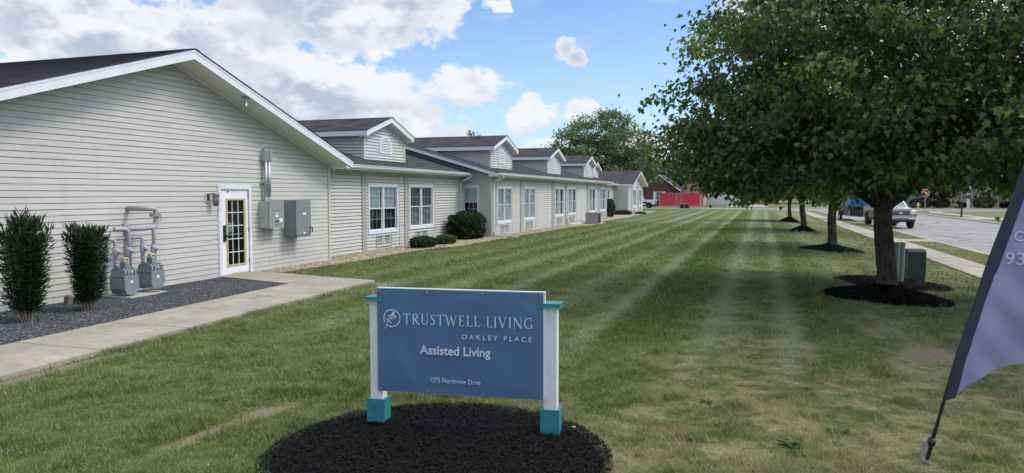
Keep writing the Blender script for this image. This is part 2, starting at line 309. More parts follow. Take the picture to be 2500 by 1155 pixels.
M_BUSH = leaf_mat('bush_leaf', [(0, (.012, .026, .010)), (.7, (.028, .052, .018)), (1, (.06, .10, .03))], .2)
M_BUSH2 = leaf_mat('light_bush_leaf', [(0, (.03, .06, .018)), (.7, (.065, .11, .03)), (1, (.11, .17, .05))], .2)
M_FAR = leaf_mat('far_leaf', [(0, (.020, .040, .018)), (.7, (.042, .072, .03)), (1, (.08, .11, .04))], .25)
M_PURP = leaf_mat('dark_plum_leaf', [(0, (.010, .013, .012)), (1, (.03, .033, .028))], .1)
def bark_mat(name, a, b_, moss=True):
    m = bpy.data.materials.new(name); m.use_nodes = True; t = m.node_tree; b = t.nodes['Principled BSDF']; b.inputs['Roughness'].default_value = .95; b.inputs['Specular IOR Level'].default_value = .1
    tc_ = nn(t, 'ShaderNodeTexCoord'); mp = nn(t, 'ShaderNodeMapping'); mp.inputs['Scale'].default_value = (14, 14, 2.6); t.links.new(tc_.outputs['Object'], mp.inputs[0])
    n = nn(t, 'ShaderNodeTexNoise'); n.inputs['Scale'].default_value = 1.6; n.inputs['Detail'].default_value = 8; n.inputs['Roughness'].default_value = .7; t.links.new(mp.outputs[0], n.inputs[0])
    v = nn(t, 'ShaderNodeTexVoronoi'); v.inputs['Scale'].default_value = 1.5; v.feature = 'DISTANCE_TO_EDGE'; t.links.new(mp.outputs[0], v.inputs[0])
    c = mixc(t, maprange(t, n.outputs[0], .32, .68), a, b_)
    if moss:
        s = nn(t, 'ShaderNodeSeparateXYZ'); t.links.new(tc_.outputs['Object'], s.inputs[0]); n2 = nn(t, 'ShaderNodeTexNoise'); n2.inputs['Scale'].default_value = 5; n2.inputs['Detail'].default_value = 6; t.links.new(tc_.outputs['Object'], n2.inputs[0])
        f = mth(t, 'MULTIPLY', maprange(t, s.outputs[2], .05, .95, 1, 0), maprange(t, n2.outputs[0], .42, .62), True)
        c = mixc(t, mth(t, 'MULTIPLY', f, .75), c, (.19, .16, .035))
    t.links.new(c, b.inputs['Base Color'])
    h = mth(t, 'ADD', mth(t, 'MULTIPLY', maprange(t, v.outputs[0], 0, .25), .5), n.outputs[0])
    bp = nn(t, 'ShaderNodeBump'); bp.inputs['Strength'].default_value = 1.; bp.inputs['Distance'].default_value = .06; t.links.new(h, bp.inputs['Height']); t.links.new(bp.outputs[0], b.inputs['Normal']); return m
M_BARK = bark_mat('maple_bark', (.055, .045, .036), (.19, .165, .135))
M_BARK2 = bark_mat('grey_bark', (.05, .045, .038), (.12, .105, .09), False)
M_STEM = mat('shrub_stem', (.20, .16, .12), .8, .3, 20)
M_GRAV = leaf_mat('dark_gravel_stone', [(0, (.028, .030, .036)), (.6, (.075, .080, .092)), (.96, (.14, .14, .155)), (1, (.34, .32, .30))], 0, .75)
M_PEB = leaf_mat('tan_pebble', [(0, (.17, .125, .08)), (.4, (.34, .275, .19)), (.8, (.46, .40, .30)), (1, (.62, .57, .48))], 0, .7)
M_MULCH = leaf_mat('bark_mulch_chip', [(0, (.003, .003, .0034)), (.8, (.0075, .007, .008)), (1, (.020, .016, .015))], 0, .85, .2)
M_GRAVB = mat('gravel_base', (.03, .032, .038), .9, .3, 40, bump=1, bscale=90, col2=(.10, .105, .12))
M_PEBB = mat('pebble_base', (.17, .13, .085), .9, .3, 14, bump=1, bscale=60, col2=(.46, .39, .29))
M_MULB = mat('mulch_base', (.004, .004, .0045), .95, .3, 40, bump=1, bscale=70, col2=(.010, .009, .010), spec=.1)

# ------------------------------------------------------------------ mesh builder
class MB:
    def __init__(s): s.v, s.f, s.uv = [], [], {}
    def face(s, pts, uv=None):
        i = len(s.v); s.v += [tuple(p) for p in pts]; s.f.append(tuple(range(i, i + len(pts))))
        if uv: s.uv[len(s.f) - 1] = uv
    def box(s, a, b):
        (x0, y0, z0), (x1, y1, z1) = a, b; i = len(s.v)
        s.v += [(x0, y0, z0), (x1, y0, z0), (x1, y1, z0), (x0, y1, z0), (x0, y0, z1), (x1, y0, z1), (x1, y1, z1), (x0, y1, z1)]
        s.f += [tuple(i + k for k in q) for q in ((0, 3, 2, 1), (4, 5, 6, 7), (0, 1, 5, 4), (1, 2, 6, 5), (2, 3, 7, 6), (3, 0, 4, 7))]
    def prism(s, pts, ext):
        """closed polygon pts (3D) extruded by vector ext"""
        n = len(pts); i = len(s.v); e = Vector(ext)
        s.v += [tuple(p) for p in pts] + [tuple(Vector(p) + e) for p in pts]
        s.f.append(tuple(range(i, i + n))); s.f.append(tuple(range(i + 2 * n - 1, i + n - 1, -1)))
        for k in range(n):
            l = (k + 1) % n; s.f.append((i + k, i + l, i + n + l, i + n + k))
    def tube(s, path, rad, seg=8, cap=True, jit=0.):
        P = [Vector(p) for p in path]; n = len(P); rr = rad if isinstance(rad, (list, tuple)) else [rad] * n
        i = len(s.v); up = None
        for k in range(n):
            t = (P[min(k + 1, n - 1)] - P[max(k - 1, 0)])
            t = t.normalized() if t.length > 1e-9 else Vector((0, 0, 1))
            if up is None: up = t.orthogonal().normalized()
            else:
                up = up - t * up.dot(t); up = up.normalized() if up.length > 1e-6 else t.orthogonal().normalized()
            bi = t.cross(up)
            for q in range(seg):
                a = 2 * math.pi * q / seg; r_ = rr[k] * (1 + (noise.noise(Vector((q * 1.7, k * .6, rr[0] * 50))) * jit if jit else 0))
                s.v.append(tuple(P[k] + (up * math.cos(a) + bi * math.sin(a)) * r_))
        for k in range(n - 1):
            for q in range(seg):
                l = (q + 1) % seg; s.f.append((i + k * seg + q, i + k * seg + l, i + (k + 1) * seg + l, i + (k + 1) * seg + q))
        if cap:
            s.f.append(tuple(i + q for q in range(seg))[::-1]); s.f.append(tuple(i + (n - 1) * seg + q for q in range(seg)))
    def lathe(s, c, prof, seg=16, axis='z'):
        """prof: list of (radius, height) around axis through c"""
        i = len(s.v); c = Vector(c); n = len(prof)
        for r_, h in prof:
            for q in range(seg):
                a = 2 * math.pi * q / seg; u, v_ = r_ * math.cos(a), r_ * math.sin(a)
                d = (u, v_, h) if axis == 'z' else ((h, u, v_) if axis == 'x' else (u, h, v_))
                s.v.append(tuple(c + Vector(d)))
        for k in range(n - 1):
            for q in range(seg):
                l = (q + 1) % seg; s.f.append((i + k * seg + q, i + k * seg + l, i + (k + 1) * seg + l, i + (k + 1) * seg + q))
        s.f.append(tuple(i + q for q in range(seg))[::-1]); s.f.append(tuple(i + (n - 1) * seg + q for q in range(seg)))
def root_of(o):
    while o.parent: o = o.parent
    return o
def obj(name, mb, m, parent=None, smooth=False, world=True, bevel=0.):
    """link one mesh object; vertices are given in world space (world=True) or in the thing's own frame"""
    me = bpy.data.meshes.new(name); off = Vector((0, 0, 0))
    if parent is not None and world: off = root_of(parent).location
    me.from_pydata([tuple(Vector(v) - off) for v in mb.v], [], mb.f)
    if mb.uv:
        ul = me.uv_layers.new(name='UVMap')
        for fi, uv in mb.uv.items():
            p = me.polygons[fi]
            for li, c in zip(p.loop_indices, uv): ul.data[li].uv = c
    me.materials.append(m); me.update()
    if smooth:
        for p in me.polygons: p.use_smooth = True
    o = bpy.data.objects.new(name, me); C.collection.objects.link(o)
    if parent is not None: o.parent = parent
    if bevel:
        b = o.modifiers.new('bevel', 'BEVEL'); b.width = bevel; b.segments = 2; b.limit_method = 'ANGLE'
    return o
def tag(o, label, cat=None, group=None, kind=None):
    if label: o['label'] = label
    if cat: o['category'] = cat
    if group: o['group'] = group
    if kind: o['kind'] = kind
    return o
def thing(name, label, cat, loc=(0, 0, 0), rz=0., group=None):
    o = bpy.data.objects.new(name, None); C.collection.objects.link(o); o.location = loc; o.rotation_euler = (0, 0, rz)
    o.empty_display_size = .2; return tag(o, label, cat, group)
def dup(src, loc, rz, label, scale=None):
    r = src.copy(); C.collection.objects.link(r); r.location = loc; r.rotation_euler = (0, 0, rz); r['label'] = label
    if scale: r.scale = scale
    for ch in list(src.children):
        c = ch.copy(); C.collection.objects.link(c); c.parent = r
        for g in list(ch.children):
            d = g.copy(); C.collection.objects.link(d); d.parent = c
    return r
def np_mesh(name, V, F, m, rnd=None, smooth=False):
    """V (n,3), F (k,3|4) numpy arrays"""
    me = bpy.data.meshes.new(name); n, k, c = len(V), len(F), F.shape[1]
    me.vertices.add(n); me.vertices.foreach_set('co', V.astype(np.float32).ravel())
    me.loops.add(k * c); me.loops.foreach_set('vertex_index', F.astype(np.int32).ravel())
    me.polygons.add(k); me.polygons.foreach_set('loop_start', np.arange(0, k * c, c, dtype=np.int32)); me.polygons.foreach_set('loop_total', np.full(k, c, dtype=np.int32))
    if smooth: me.polygons.foreach_set('use_smooth', np.ones(k, dtype=bool))
    if rnd is not None:
        a = me.attributes.new('rnd', 'FLOAT', 'POINT'); a.data.foreach_set('value', rnd.astype(np.float32))
    me.update(calc_edges=True); me.materials.append(m)
    return me
def np_obj(name, V, F, m, rnd=None, parent=None, smooth=False):
    o = bpy.data.objects.new(name, np_mesh(name, V, F, m, rnd, smooth)); C.collection.objects.link(o)
    if parent is not None: o.parent = parent
    return o

# ------------------------------------------------------------------ terrain shape
RX0, RX1, CY0, CY1 = 8.6, 18.4, 110.0, 125.0
def sst(x, a, b):
    t = np.clip((np.asarray(x, dtype=float) - a) / (b - a), 0, 1); return t * t * (3 - 2 * t)
def in_road(X, Y):
    X, Y = np.asarray(X, float), np.asarray(Y, float); r = 8.0
    a = ((X > RX0) & (X < RX1) & (Y < CY0 + 1)) | ((Y > CY0) & (Y < CY1))
    l = (X > RX0 - r) & (X <= RX0) & (Y > CY0 - r) & (Y <= CY0) & (np.hypot(X - (RX0 - r), Y - (CY0 - r)) > r)
    q = (X < RX1 + r) & (X >= RX1) & (Y > CY0 - r) & (Y <= CY0) & (np.hypot(X - (RX1 + r), Y - (CY0 - r)) > r)
    return a | l | q
def gz(X, Y):
    X, Y = np.asarray(X, float), np.asarray(Y, float)
    z = -.28 * np.maximum(sst(X, 1., 7.5), .9 * sst(Y, 88, 108)) 
    return z - .012 * sst(np.hypot(X, Y), 150, 600) * 0
def gzf(x, y): return float(gz(x, y))
def build_ground():
    xs = np.unique(np.concatenate([np.array([-900, -500, -300, -200, -140, -100, -70, -50, -40, -30]), np.arange(-24, 0, 2.), np.arange(0, 9.4, .25), [RX0 - .01, RX0 + .01], np.arange(10, 18.2, 2), [RX1 - .01, RX1 + .01], np.arange(18.5, 27, .25), np.arange(28, 60, 4), [70, 90, 120, 160, 220, 320, 500, 900]]))
    ys = np.unique(np.concatenate([np.array([-300, -150, -80, -40, -20]), np.arange(-10, 100, 2.5), np.arange(101, 110, .25), [CY0 - .01, CY0 + .01], [112, 118, 124], [CY1 - .01, CY1 + .01], [128, 132, 140, 150, 170, 200, 260, 340, 460, 700, 1100, 1600]]))
    Xg, Yg = np.meshgrid(xs, ys); Z = gz(Xg, Yg); Z = np.where(in_road(Xg, Yg), -.55, Z)
    V = np.stack([Xg.ravel(), Yg.ravel(), Z.ravel()], 1); nx = len(xs)
    i, j = np.meshgrid(np.arange(nx - 1), np.arange(len(ys) - 1)); a = (j * nx + i).ravel()
    F = np.stack([a, a + 1, a + nx + 1, a + nx], 1)
    tag(np_obj('ground', V, F, M_LAWN, smooth=True), None, kind='structure')
build_ground()
def asphalt():
    m = mat('road_asphalt', (.215, .205, .205), .9, .1, .8, bump=.4, bscale=140, col2=(.30, .29, .285)); t = m.node_tree; b = t.nodes['Principled BSDF']; old = b.inputs['Base Color'].links[0].from_socket
    g = nn(t, 'ShaderNodeNewGeometry')
    def crack(sc, vs, wd, off):
        mp = nn(t, 'ShaderNodeMapping'); mp.inputs['Scale'].default_value = vs; mp.inputs['Location'].default_value = (off, off, 0); t.links.new(g.outputs[0], mp.inputs[0])
        n = nn(t, 'ShaderNodeTexNoise'); n.inputs['Scale'].default_value = .8; n.inputs['Detail'].default_value = 5; t.links.new(mp.outputs[0], n.inputs[0])
        ad = nn(t, 'ShaderNodeVectorMath', operation='MULTIPLY_ADD'); t.links.new(n.outputs['Color'], ad.inputs[0]); ad.inputs[1].default_value = (.9, .9, 0); t.links.new(mp.outputs[0], ad.inputs[2])
        v = nn(t, 'ShaderNodeTexVoronoi'); v.feature = 'DISTANCE_TO_EDGE'; v.inputs['Scale'].default_value = sc; t.links.new(ad.outputs[0], v.inputs[0]); return maprange(t, v.outputs[0], wd * .5, wd, 1, 0)
    c = mixc(t, mth(t, 'MULTIPLY', crack(.35, (.35, 1, 1), .02, 0.), .8), old, (.05, .05, .052))
    c = mixc(t, mth(t, 'MULTIPLY', crack(.9, (.6, 1, 1), .015, 5.), .4), c, (.08, .08, .08)); t.links.new(c, b.inputs['Base Color']); return m
M_ROAD = asphalt()
def flat(name, polys, z, m, kind='structure'):
    mb = MB()
    for p in polys: mb.face([(x, y, z) for x, y in p])
    return tag(obj(name, mb, m), None, kind=kind)
def arc(cx, cy, r, a0, a1, n=14): return [(cx + r * math.cos(R(a0 + (a1 - a0) * k / n)), cy + r * math.sin(R(a0 + (a1 - a0) * k / n))) for k in range(n + 1)]
AL = arc(RX0 - 8, CY0 - 8, 8, 0, 90); AR = arc(RX1 + 8, CY0 - 8, 8, 180, 90)
flat('road', [[(RX0, -60), (RX1, -60), (RX1, CY0), (RX0, CY0)], [(-200, CY0), (200, CY0), (200, CY1), (-200, CY1)], [(RX0, CY0)] + AL, [(RX1, CY0)] + AR], -.41, M_ROAD)
M_CURB = mat('curb_concrete', (.34, .33, .30), .9, .1, 3, bump=.3, col2=(.46, .44, .40))
def curb(path, side):
    """swept kerb and gutter pan along a 2D path; side=+1: road lies on the right of travel"""
    mb = MB(); prof = [(.32, -.402), (.04, -.404), (.02, -.285), (-.02, -.268), (-.16, -.268), (-.17, -.45), (.32, -.45)]
    P = [Vector((x, y)) for x, y in path]; rings = []
    for k, p in enumerate(P):
        t = (P[min(k + 1, len(P) - 1)] - P[max(k - 1, 0)]).normalized(); n = Vector((t.y, -t.x)) * side
        rings.append([(p.x + n.x * a, p.y + n.y * a, b) for a, b in prof])
    for a, b in zip(rings, rings[1:]):
        for k in range(len(prof)):
            l = (k + 1) % len(prof); mb.face([a[k], a[l], b[l], b[k]])
    return mb
c1 = curb([(RX0, -60), (RX0, 20), (RX0, 60)] + AL + [(-60, CY0), (-200, CY0)], 1)
c2 = curb([(RX1, -60), (RX1, 40)] + AR + [(60, CY0), (200, CY0)], -1)
c3 = curb([(-200, CY1), (200, CY1)], 1)
for c_ in (c1, c2, c3): tag(obj('curb', c_, M_CURB), None, kind='structure')
def walk_mat():
    m = mat('sidewalk_concrete', (.275, .245, .195), .88, .1, 1.2, bump=.3, bscale=120, col2=(.375, .345, .29)); t = m.node_tree; b = t.nodes['Principled BSDF']; old = b.inputs['Base Color'].links[0].from_socket
    g = nn(t, 'ShaderNodeNewGeometry'); s = nn(t, 'ShaderNodeSeparateXYZ'); t.links.new(g.outputs[0], s.inputs[0])
    fr = mth(t, 'ABSOLUTE', mth(t, 'SUBTRACT', mth(t, 'FRACT', mth(t, 'DIVIDE', s.outputs[1], 1.55)), .5)); j = maprange(t, fr, .004, .012, 1, 0)
    n = nn(t, 'ShaderNodeTexNoise'); n.inputs['Scale'].default_value = 6; n.inputs['Detail'].default_value = 8; n.inputs['Roughness'].default_value = .7; t.links.new(g.outputs[0], n.inputs[0])
    c = mixc(t, mth(t, 'MULTIPLY', maprange(t, n.outputs[0], .50, .66), .5), old, (.19, .155, .11))
    c = mixc(t, mth(t, 'MULTIPLY', j, .8), c, (.09, .08, .065)); t.links.new(c, b.inputs['Base Color']); return m
M_WALK = walk_mat()
def ribbon(name, L, Rr, dz=.012, m=M_WALK, sub=2.):
    """walk between two 2D polylines, draped 12 mm above the ground with a skirt"""
    mb = MB(); a, b = [], []
    for k in range(len(L) - 1):
        n = max(1, int(max((Vector(L[k + 1]) - Vector(L[k])).length, (Vector(Rr[k + 1]) - Vector(Rr[k])).length) / sub))
        for q in range(n):
            f = q / n; a.append(Vector(L[k]).lerp(Vector(L[k + 1]), f)); b.append(Vector(Rr[k]).lerp(Vector(Rr[k + 1]), f))
    a.append(Vector(L[-1])); b.append(Vector(Rr[-1]))
    z = lambda p: max(gzf(p.x, p.y), -.28) + dz
    for k in range(len(a) - 1):
        p, q, r_, s_ = [(v.x, v.y, z(v)) for v in (a[k], b[k], b[k + 1], a[k + 1])]
        for u in range(3):
            f0, f1 = u / 3, (u + 1) / 3
            def lp(A, B, f):
                v = Vector(A).lerp(Vector(B), f); return (v.x, v.y, max(gzf(v.x, v.y), -.28) + dz)
            mb.face([lp(p, q, f0), lp(p, q, f1), lp(s_, r_, f1), lp(s_, r_, f0)])
        for e, g_ in ((p, s_), (q, r_)): mb.face([e, g_, (g_[0], g_[1], g_[2] - .12), (e[0], e[1], e[2] - .12)])
    return tag(obj(name, mb, m), None, kind='structure')
ribbon('sidewalk', [(5.8, -30), (5.8, 98), (4.6, 103.5), (2, 105.6), (-60, 105.6)], [(7.05, -30), (7.05, 98), (6.0, 104.3), (2.5, 107.0), (-60, 107.0)], .03)
ribbon('sidewalk', [(20.2, 20), (20.2, 97), (21.5, 103.5), (26, 105.6), (90, 105.6)], [(21.6, 20), (21.6, 97), (22.8, 102.6), (27, 104.2), (90, 104.2)], .03)
ribbon('path', [(7.0, 38.4), (8.45, 38.6)], [(7.0, 40.6), (8.45, 40.4)], .026, sub=.5)
ribbon('driveway', [(18.57, 72.2), (20.2, 72.8), (60, 72.8)], [(18.57, 79), (20.2, 78.2), (60, 78.2)], .036)
ribbon('driveway', [(-3.6, 125.2), (-3.6, 150)], [(3.2, 125.2), (2.4, 150)], .03)
# entrance walk: slab 6 cm proud of the ground, running to the door
def slab(name, polys, z, m, t=.2):
    mb = MB()
    for p in polys: mb.prism([(x, y, z - t) for x, y in p], (0, 0, t))
    o = obj(name, mb, m); return tag(o, None, kind='structure')
slab('walkway', [[(-8.5, -4), (-7.0, -4), (-7.55, 5.4), (-7.80, 10), (-7.98, 14.55), (-11.80, 15.36), (-11.80, 14.1), (-9.46, 13.46), (-9.28, 10), (-9.02, 5.4)]], .055, M_WALK)
# ------------------------------------------------------------------ loose stone, mulch and grass
def poly_mask(X, Y, poly):
    c = np.zeros(len(X), bool); n = len(poly)
    for i in range(n):
        x0, y0 = poly[i]; x1, y1 = poly[(i + 1) % n]
        if y0 == y1: continue
        t = ((y0 > Y) != (y1 > Y)) & (X < (x1 - x0) * (Y - y0) / (y1 - y0) + x0); c ^= t
    return c
WALK = [(-8.5, -4), (-7.0, -4), (-7.55, 5.4), (-7.80, 10), (-7.98, 14.55), (-11.80, 15.36), (-11.80, 14.1), (-9.46, 13.46), (-9.28, 10), (-9.02, 5.4)]
DGRAV = [(-11.84, -2), (-8.62, -2), (-9.02, 5.4), (-9.28, 10), (-9.46, 13.46), (-11.80, 14.08), (-11.84, 14.08)]
PEB = [(-11.82, 15.36), (-11.15, 15.22), (-11.05, 16.2), (-10.95, 17.5), (-10.85, 19.5), (-11.0, 21.5), (-10.85, 23.5), (-10.3, 25.5), (-10.3, 29), (-10.1, 34.3), (-9.85, 41.7), (-9.15, 46.5), (-9.15, 49), (-9.9, 51), (-9.75, 57), (-9.55, 62), (-9.9, 66), (-9.6, 72), (-9.7, 79), (-9.9, 83), (-11.3, 83), (-11.3, 71), (-12.7, 71), (-12.7, 58.7), (-11.1, 58.7), (-11.1, 31.1), (-12.5, 31.1), (-12.5, 18.9), (-11.82, 18.9)]
def scatter_stones(name, poly, dens, size, flat_, z0, m, bbox=None, lift=0.):
    xs = [p[0] for p in poly]; ys = [p[1] for p in poly]
    b = bbox or (min(xs), max(xs), min(ys), max(ys)); n = int((b[1] - b[0]) * (b[3] - b[2]) * dens)
    X = rng.uniform(b[0], b[1], n); Y = rng.uniform(b[2], b[3], n); k = poly_mask(X, Y, poly); X, Y = X[k], Y[k]; n = len(X)
    base = np.array([(1, 0, 0), (0, 1, 0), (-1, 0, 0), (0, -1, 0), (0, 0, 1), (0, 0, -1), (.62, .62, .3), (-.6, .5, .4)], float)
    fc = np.array([(0, 6, 4), (6, 1, 4), (1, 7, 4), (7, 2, 4), (2, 3, 4), (3, 0, 4), (1, 0, 5), (2, 1, 5), (3, 2, 5), (0, 3, 5), (0, 1, 6), (1, 2, 7)])
    s = size * rng.uniform(.55, 1.35, (n, 1, 1)); V = base[None] * (1 + rng.uniform(-.3, .3, (n, 8, 3))) * s * np.array([1, .72, flat_])
    a = rng.uniform(0, 6.283, n); t = rng.uniform(-.5, .5, n)
    ca, sa, ct, st_ = np.cos(a), np.sin(a), np.cos(t), np.sin(t)
    V = np.stack([V[..., 0], V[..., 1] * ct[:, None] - V[..., 2] * st_[:, None], V[..., 1] * st_[:, None] + V[..., 2] * ct[:, None]], -1)
    V = np.stack([V[..., 0] * ca[:, None] - V[..., 1] * sa[:, None], V[..., 0] * sa[:, None] + V[..., 1] * ca[:, None], V[..., 2]], -1)
    V += np.stack([X, Y, np.full(n, z0) + rng.uniform(0, size * .5, n)], -1)[:, None]
    F = (fc[None] + (np.arange(n) * 8)[:, None, None]).reshape(-1, 3)
    return np_obj(name, V.reshape(-1, 3), F, m, np.repeat(rng.uniform(0, 1, n), 8))
flat('gravel_bed', [DGRAV], .012, M_GRAVB)
tag(scatter_stones('dark_gravel', DGRAV, 3000, .017, .6, .02, M_GRAV, (-11.84, -8.6, 4.5, 14.1)), 'dark grey crushed gravel between the gable wall and the concrete walk', 'gravel', kind='stuff')
flat('pebble_bed', [PEB], .012, M_PEBB)
tag(scatter_stones('tan_pebbles', PEB, 900, .026, .6, .02, M_PEB, (-12.6, -9, 15, 44)), 'tan river pebbles strewn along the foot of the long wall', 'pebbles', kind='stuff')

def mound_h(d, r, h): return h * (1 - np.clip(d / r, 0, 1) ** 2.2)
BEDS = [(-2.25, 5.06, 1.32, .045, 'sign', 0), (2.6, 15.9, 1.18, .16, 'tree', .35), (3.17, 18.67, 1.25, .07, 'box', 0), (2.87, 28.7, 1.15, .16, 'tree', .3), (2.8, 42.2, .75, .24, 'tree', .3), (2.8, 57.0, .72, .26, 'tree', .3)]
BED_LABEL = ['wide round bed of black mulch under the blue sign', 'round black mulch bed around the nearest maple trunk', 'black mulch bed around the green utility boxes', 'black mulch ring around the second maple trunk', 'black mulch ring around the third maple trunk', 'black mulch ring around the farthest maple trunk']
BEDC = [26000, 5000, 3500, 1500, 700, 500]
for i, (bx, by, br, bh, kd, pk) in enumerate(BEDS):
    bz = gzf(bx, by); mb = MB(); rings = 10; seg = 48; idx = []
    edge = lambda a: br * (1 + .035 * noise.noise(Vector((math.cos(a) * 2.2 + i * 5, math.sin(a) * 2.2, 0))) * 2)
    for k in range(rings + 1):
        for q in range(seg):
            a = 2 * math.pi * q / seg; r_ = edge(a) * k / rings
            h = float(mound_h(r_, edge(a), bh)) + pk * .35 * math.exp(-(r_ / .3) ** 2) + .018 * noise.noise(Vector((r_ * math.cos(a) * 5, r_ * math.sin(a) * 5, i)))
            x, y = bx + r_ * math.cos(a), by + r_ * math.sin(a); mb.v.append((x, y, gzf(x, y) + h - (.02 if k == rings else 0) + .004))
    for k in range(rings):
        for q in range(seg):
            l = (q + 1) % seg; mb.f.append((k * seg + q, k * seg + l, (k + 1) * seg + l, (k + 1) * seg + q))
    root = thing('mulch_bed', BED_LABEL[i], 'mulch bed', (bx, by, bz), 0, 'black mulch beds')
    obj('mulch_mound', mb, M_MULB, root, smooth=True)
    n = BEDC[i]; a = rng.uniform(0, 6.283, n); rr = br * np.sqrt(rng.uniform(0, 1, n)) * 1.01; X = rr * np.cos(a); Y = rr * np.sin(a)
    zz = gz(bx + X, by + Y) - bz + mound_h(rr, br, bh) + pk * .35 * np.exp(-(rr / .3) ** 2) + rng.uniform(0, .022, n)
    L = rng.uniform(.007, .032, n) * (1 if i == 0 else 1.6); W = rng.uniform(.002, .006, n) * (1 if i == 0 else 2.); d = rng.uniform(0, 6.283, n); ti = rng.uniform(-.5, .7, n)
    dx, dy, dz = np.cos(d) * np.cos(ti), np.sin(d) * np.cos(ti), np.sin(ti); px, py = -np.sin(d), np.cos(d)
    P = np.stack([X, Y, zz], -1); D = np.stack([dx, dy, dz], -1) * L[:, None]; W_ = np.stack([px, py, rng.uniform(-.6, .6, n)], -1) * W[:, None]
    V = np.stack([P - D - W_, P + D - W_ * .6, P + D + W_ * .6, P - D + W_], 1).reshape(-1, 3); F = np.arange(n * 4).reshape(-1, 4)
    ch = np_obj('mulch_chips', V, F, M_MULCH, np.repeat(rng.uniform(0, 1, n), 4), root); tag(ch, None, kind='stuff')

def patch_mask(X, Y):
    k = np.zeros(len(X), bool)
    for cx, cy, rx, ry, a in PATCHES:
        dx, dy = X - cx, Y - cy; u = (dx * math.cos(a) + dy * math.sin(a)) / rx; v = (-dx * math.sin(a) + dy * math.cos(a)) / ry; k |= (np.hypot(u, v) + rng.uniform(-.5, .55, len(X))) < .9
    return k
def vn(X, Y, sc, seed):
    r_ = np.random.default_rng(seed); T = r_.uniform(0, 1, (256, 256)); x, y = X / sc + 500, Y / sc + 500; i, j = np.floor(x).astype(int), np.floor(y).astype(int); u, v = x - i, y - j; u = u * u * (3 - 2 * u); v = v * v * (3 - 2 * v); i %= 255; j %= 255
    return (T[i, j] * (1 - u) + T[i + 1, j] * u) * (1 - v) + (T[i, j + 1] * (1 - u) + T[i + 1, j + 1] * u) * v
def grass():
    Xs, Ys, Ss = [], [], []
    for d0, d1, dn in ((1.5, 4.5, 5000), (4.5, 8.5, 7500), (8.5, 13, 3200), (13, 20, 1100), (20, 32, 330), (32, 50, 110)):
        A = R(104) / 2 * (d1 * d1 - d0 * d0); n = int(A * dn); r_ = np.sqrt(rng.uniform(d0 * d0, d1 * d1, n)); a = rng.uniform(R(-74), R(30), n)
        Xs.append(r_ * np.sin(a)); Ys.append(r_ * np.cos(a)); Ss.append(np.full(n, max(1., (5200 / dn) ** .42)))
    X, Y, S = map(np.concatenate, (Xs, Ys, Ss))
    k = (X > -12) & (X < 8.3) & ~((X > 5.8) & (X < 7.05)) & ~((X > 7.0) & (Y > 38.4) & (Y < 40.6)); 
    k &= ~poly_mask(X, Y, WALK) & ~poly_mask(X, Y, DGRAV) & ~poly_mask(X, Y, PEB)
    k &= ~((X < -10.8) & (Y < 15.4)) & ~((X < -9.2) & (Y < 14))
    for bx, by, br, *_ in BEDS: k &= np.hypot(X - bx, Y - by) > br * rng.uniform(.96, 1.02, len(X))
    pm = patch_mask(X, Y); k &= ~(pm & (rng.uniform(0, 1, len(X)) > .06))
    X, Y, S = X[k], Y[k], S[k]; n = len(X)
    tuft = vn(X, Y, .16, 1) * .6 + vn(X, Y, .07, 2) * .4; thin = vn(X, Y, .45, 3) * .6 + vn(X, Y, .12, 4) * .4
    keep = rng.uniform(0, 1, n) < np.clip(1.25 - 1.6 * sst(thin, .5, .75) * sst(X, -2.5, .5) - .5 * sst(thin, .55, .8), .12, 1)
    X, Y, S, tuft = X[keep], Y[keep], S[keep], tuft[keep]; n = len(X)
    g1 = np.sin(X * 1.9 + np.sin(Y * 1.3) * 1.7) * np.sin(Y * 2.3 + np.sin(X * 1.1 + 2) * 1.9); g2 = np.sin(X * 5.1 + Y * 2.7 + 1.3 * np.sin(Y * 3.9)) * np.sin(Y * 6.3 - X * 2.1)
    H = .036 * (1 + .35 * g1 + .25 * g2) * rng.uniform(.55, 1.45, n) * (.75 + .25 * S) * (.55 + 1.1 * sst(tuft, .35, .8))
    lush = np.exp(-(((X + 3.6) / .9) ** 2 + ((Y - 7.2) / .9) ** 2)) + np.exp(-(((X + 4.4) / .7) ** 2 + ((Y - 6.3) / .5) ** 2)) + .8 * np.exp(-(((X + 7.55 + (Y - 8) * .03) / .14) ** 2)) * (Y < 14.6) * (Y > 4)
    H *= 1 + .75 * lush
    Wd = .0024 * S * rng.uniform(.7, 1.3, n) * (1 + .5 * lush)
    a = rng.uniform(0, 6.283, n); ln = rng.uniform(.25, 1.15, n); b = rng.uniform(0, 6.283, n)
    P = np.stack([X, Y, gz(X, Y) - .004], -1); Wv = np.stack([np.cos(a), np.sin(a), np.zeros(n)], -1) * Wd[:, None]
    lean = np.stack([np.cos(b), np.sin(b), np.zeros(n)], -1) * (H * ln)[:, None]; upv = np.array([0, 0, 1.])[None] * H[:, None]
    m1 = P + upv * .6 + lean * .35; tip = P + upv + lean
    V = np.stack([P - Wv, P + Wv, m1 + Wv * .75, m1 - Wv * .75, tip], 1).reshape(-1, 3)
    q = np.arange(n) * 5; F = np.concatenate([np.stack([q, q + 1, q + 2], -1), np.stack([q, q + 2, q + 3], -1), np.stack([q + 3, q + 2, q + 4], -1)])
    tag(np_obj('lawn_grass', V, F, blade_mat(), np.repeat(rng.uniform(0, 1, n), 5)), 'mown lawn grass, green with dry straw patches, across the foreground', 'grass', kind='stuff')
    print('blades', n)
grass()

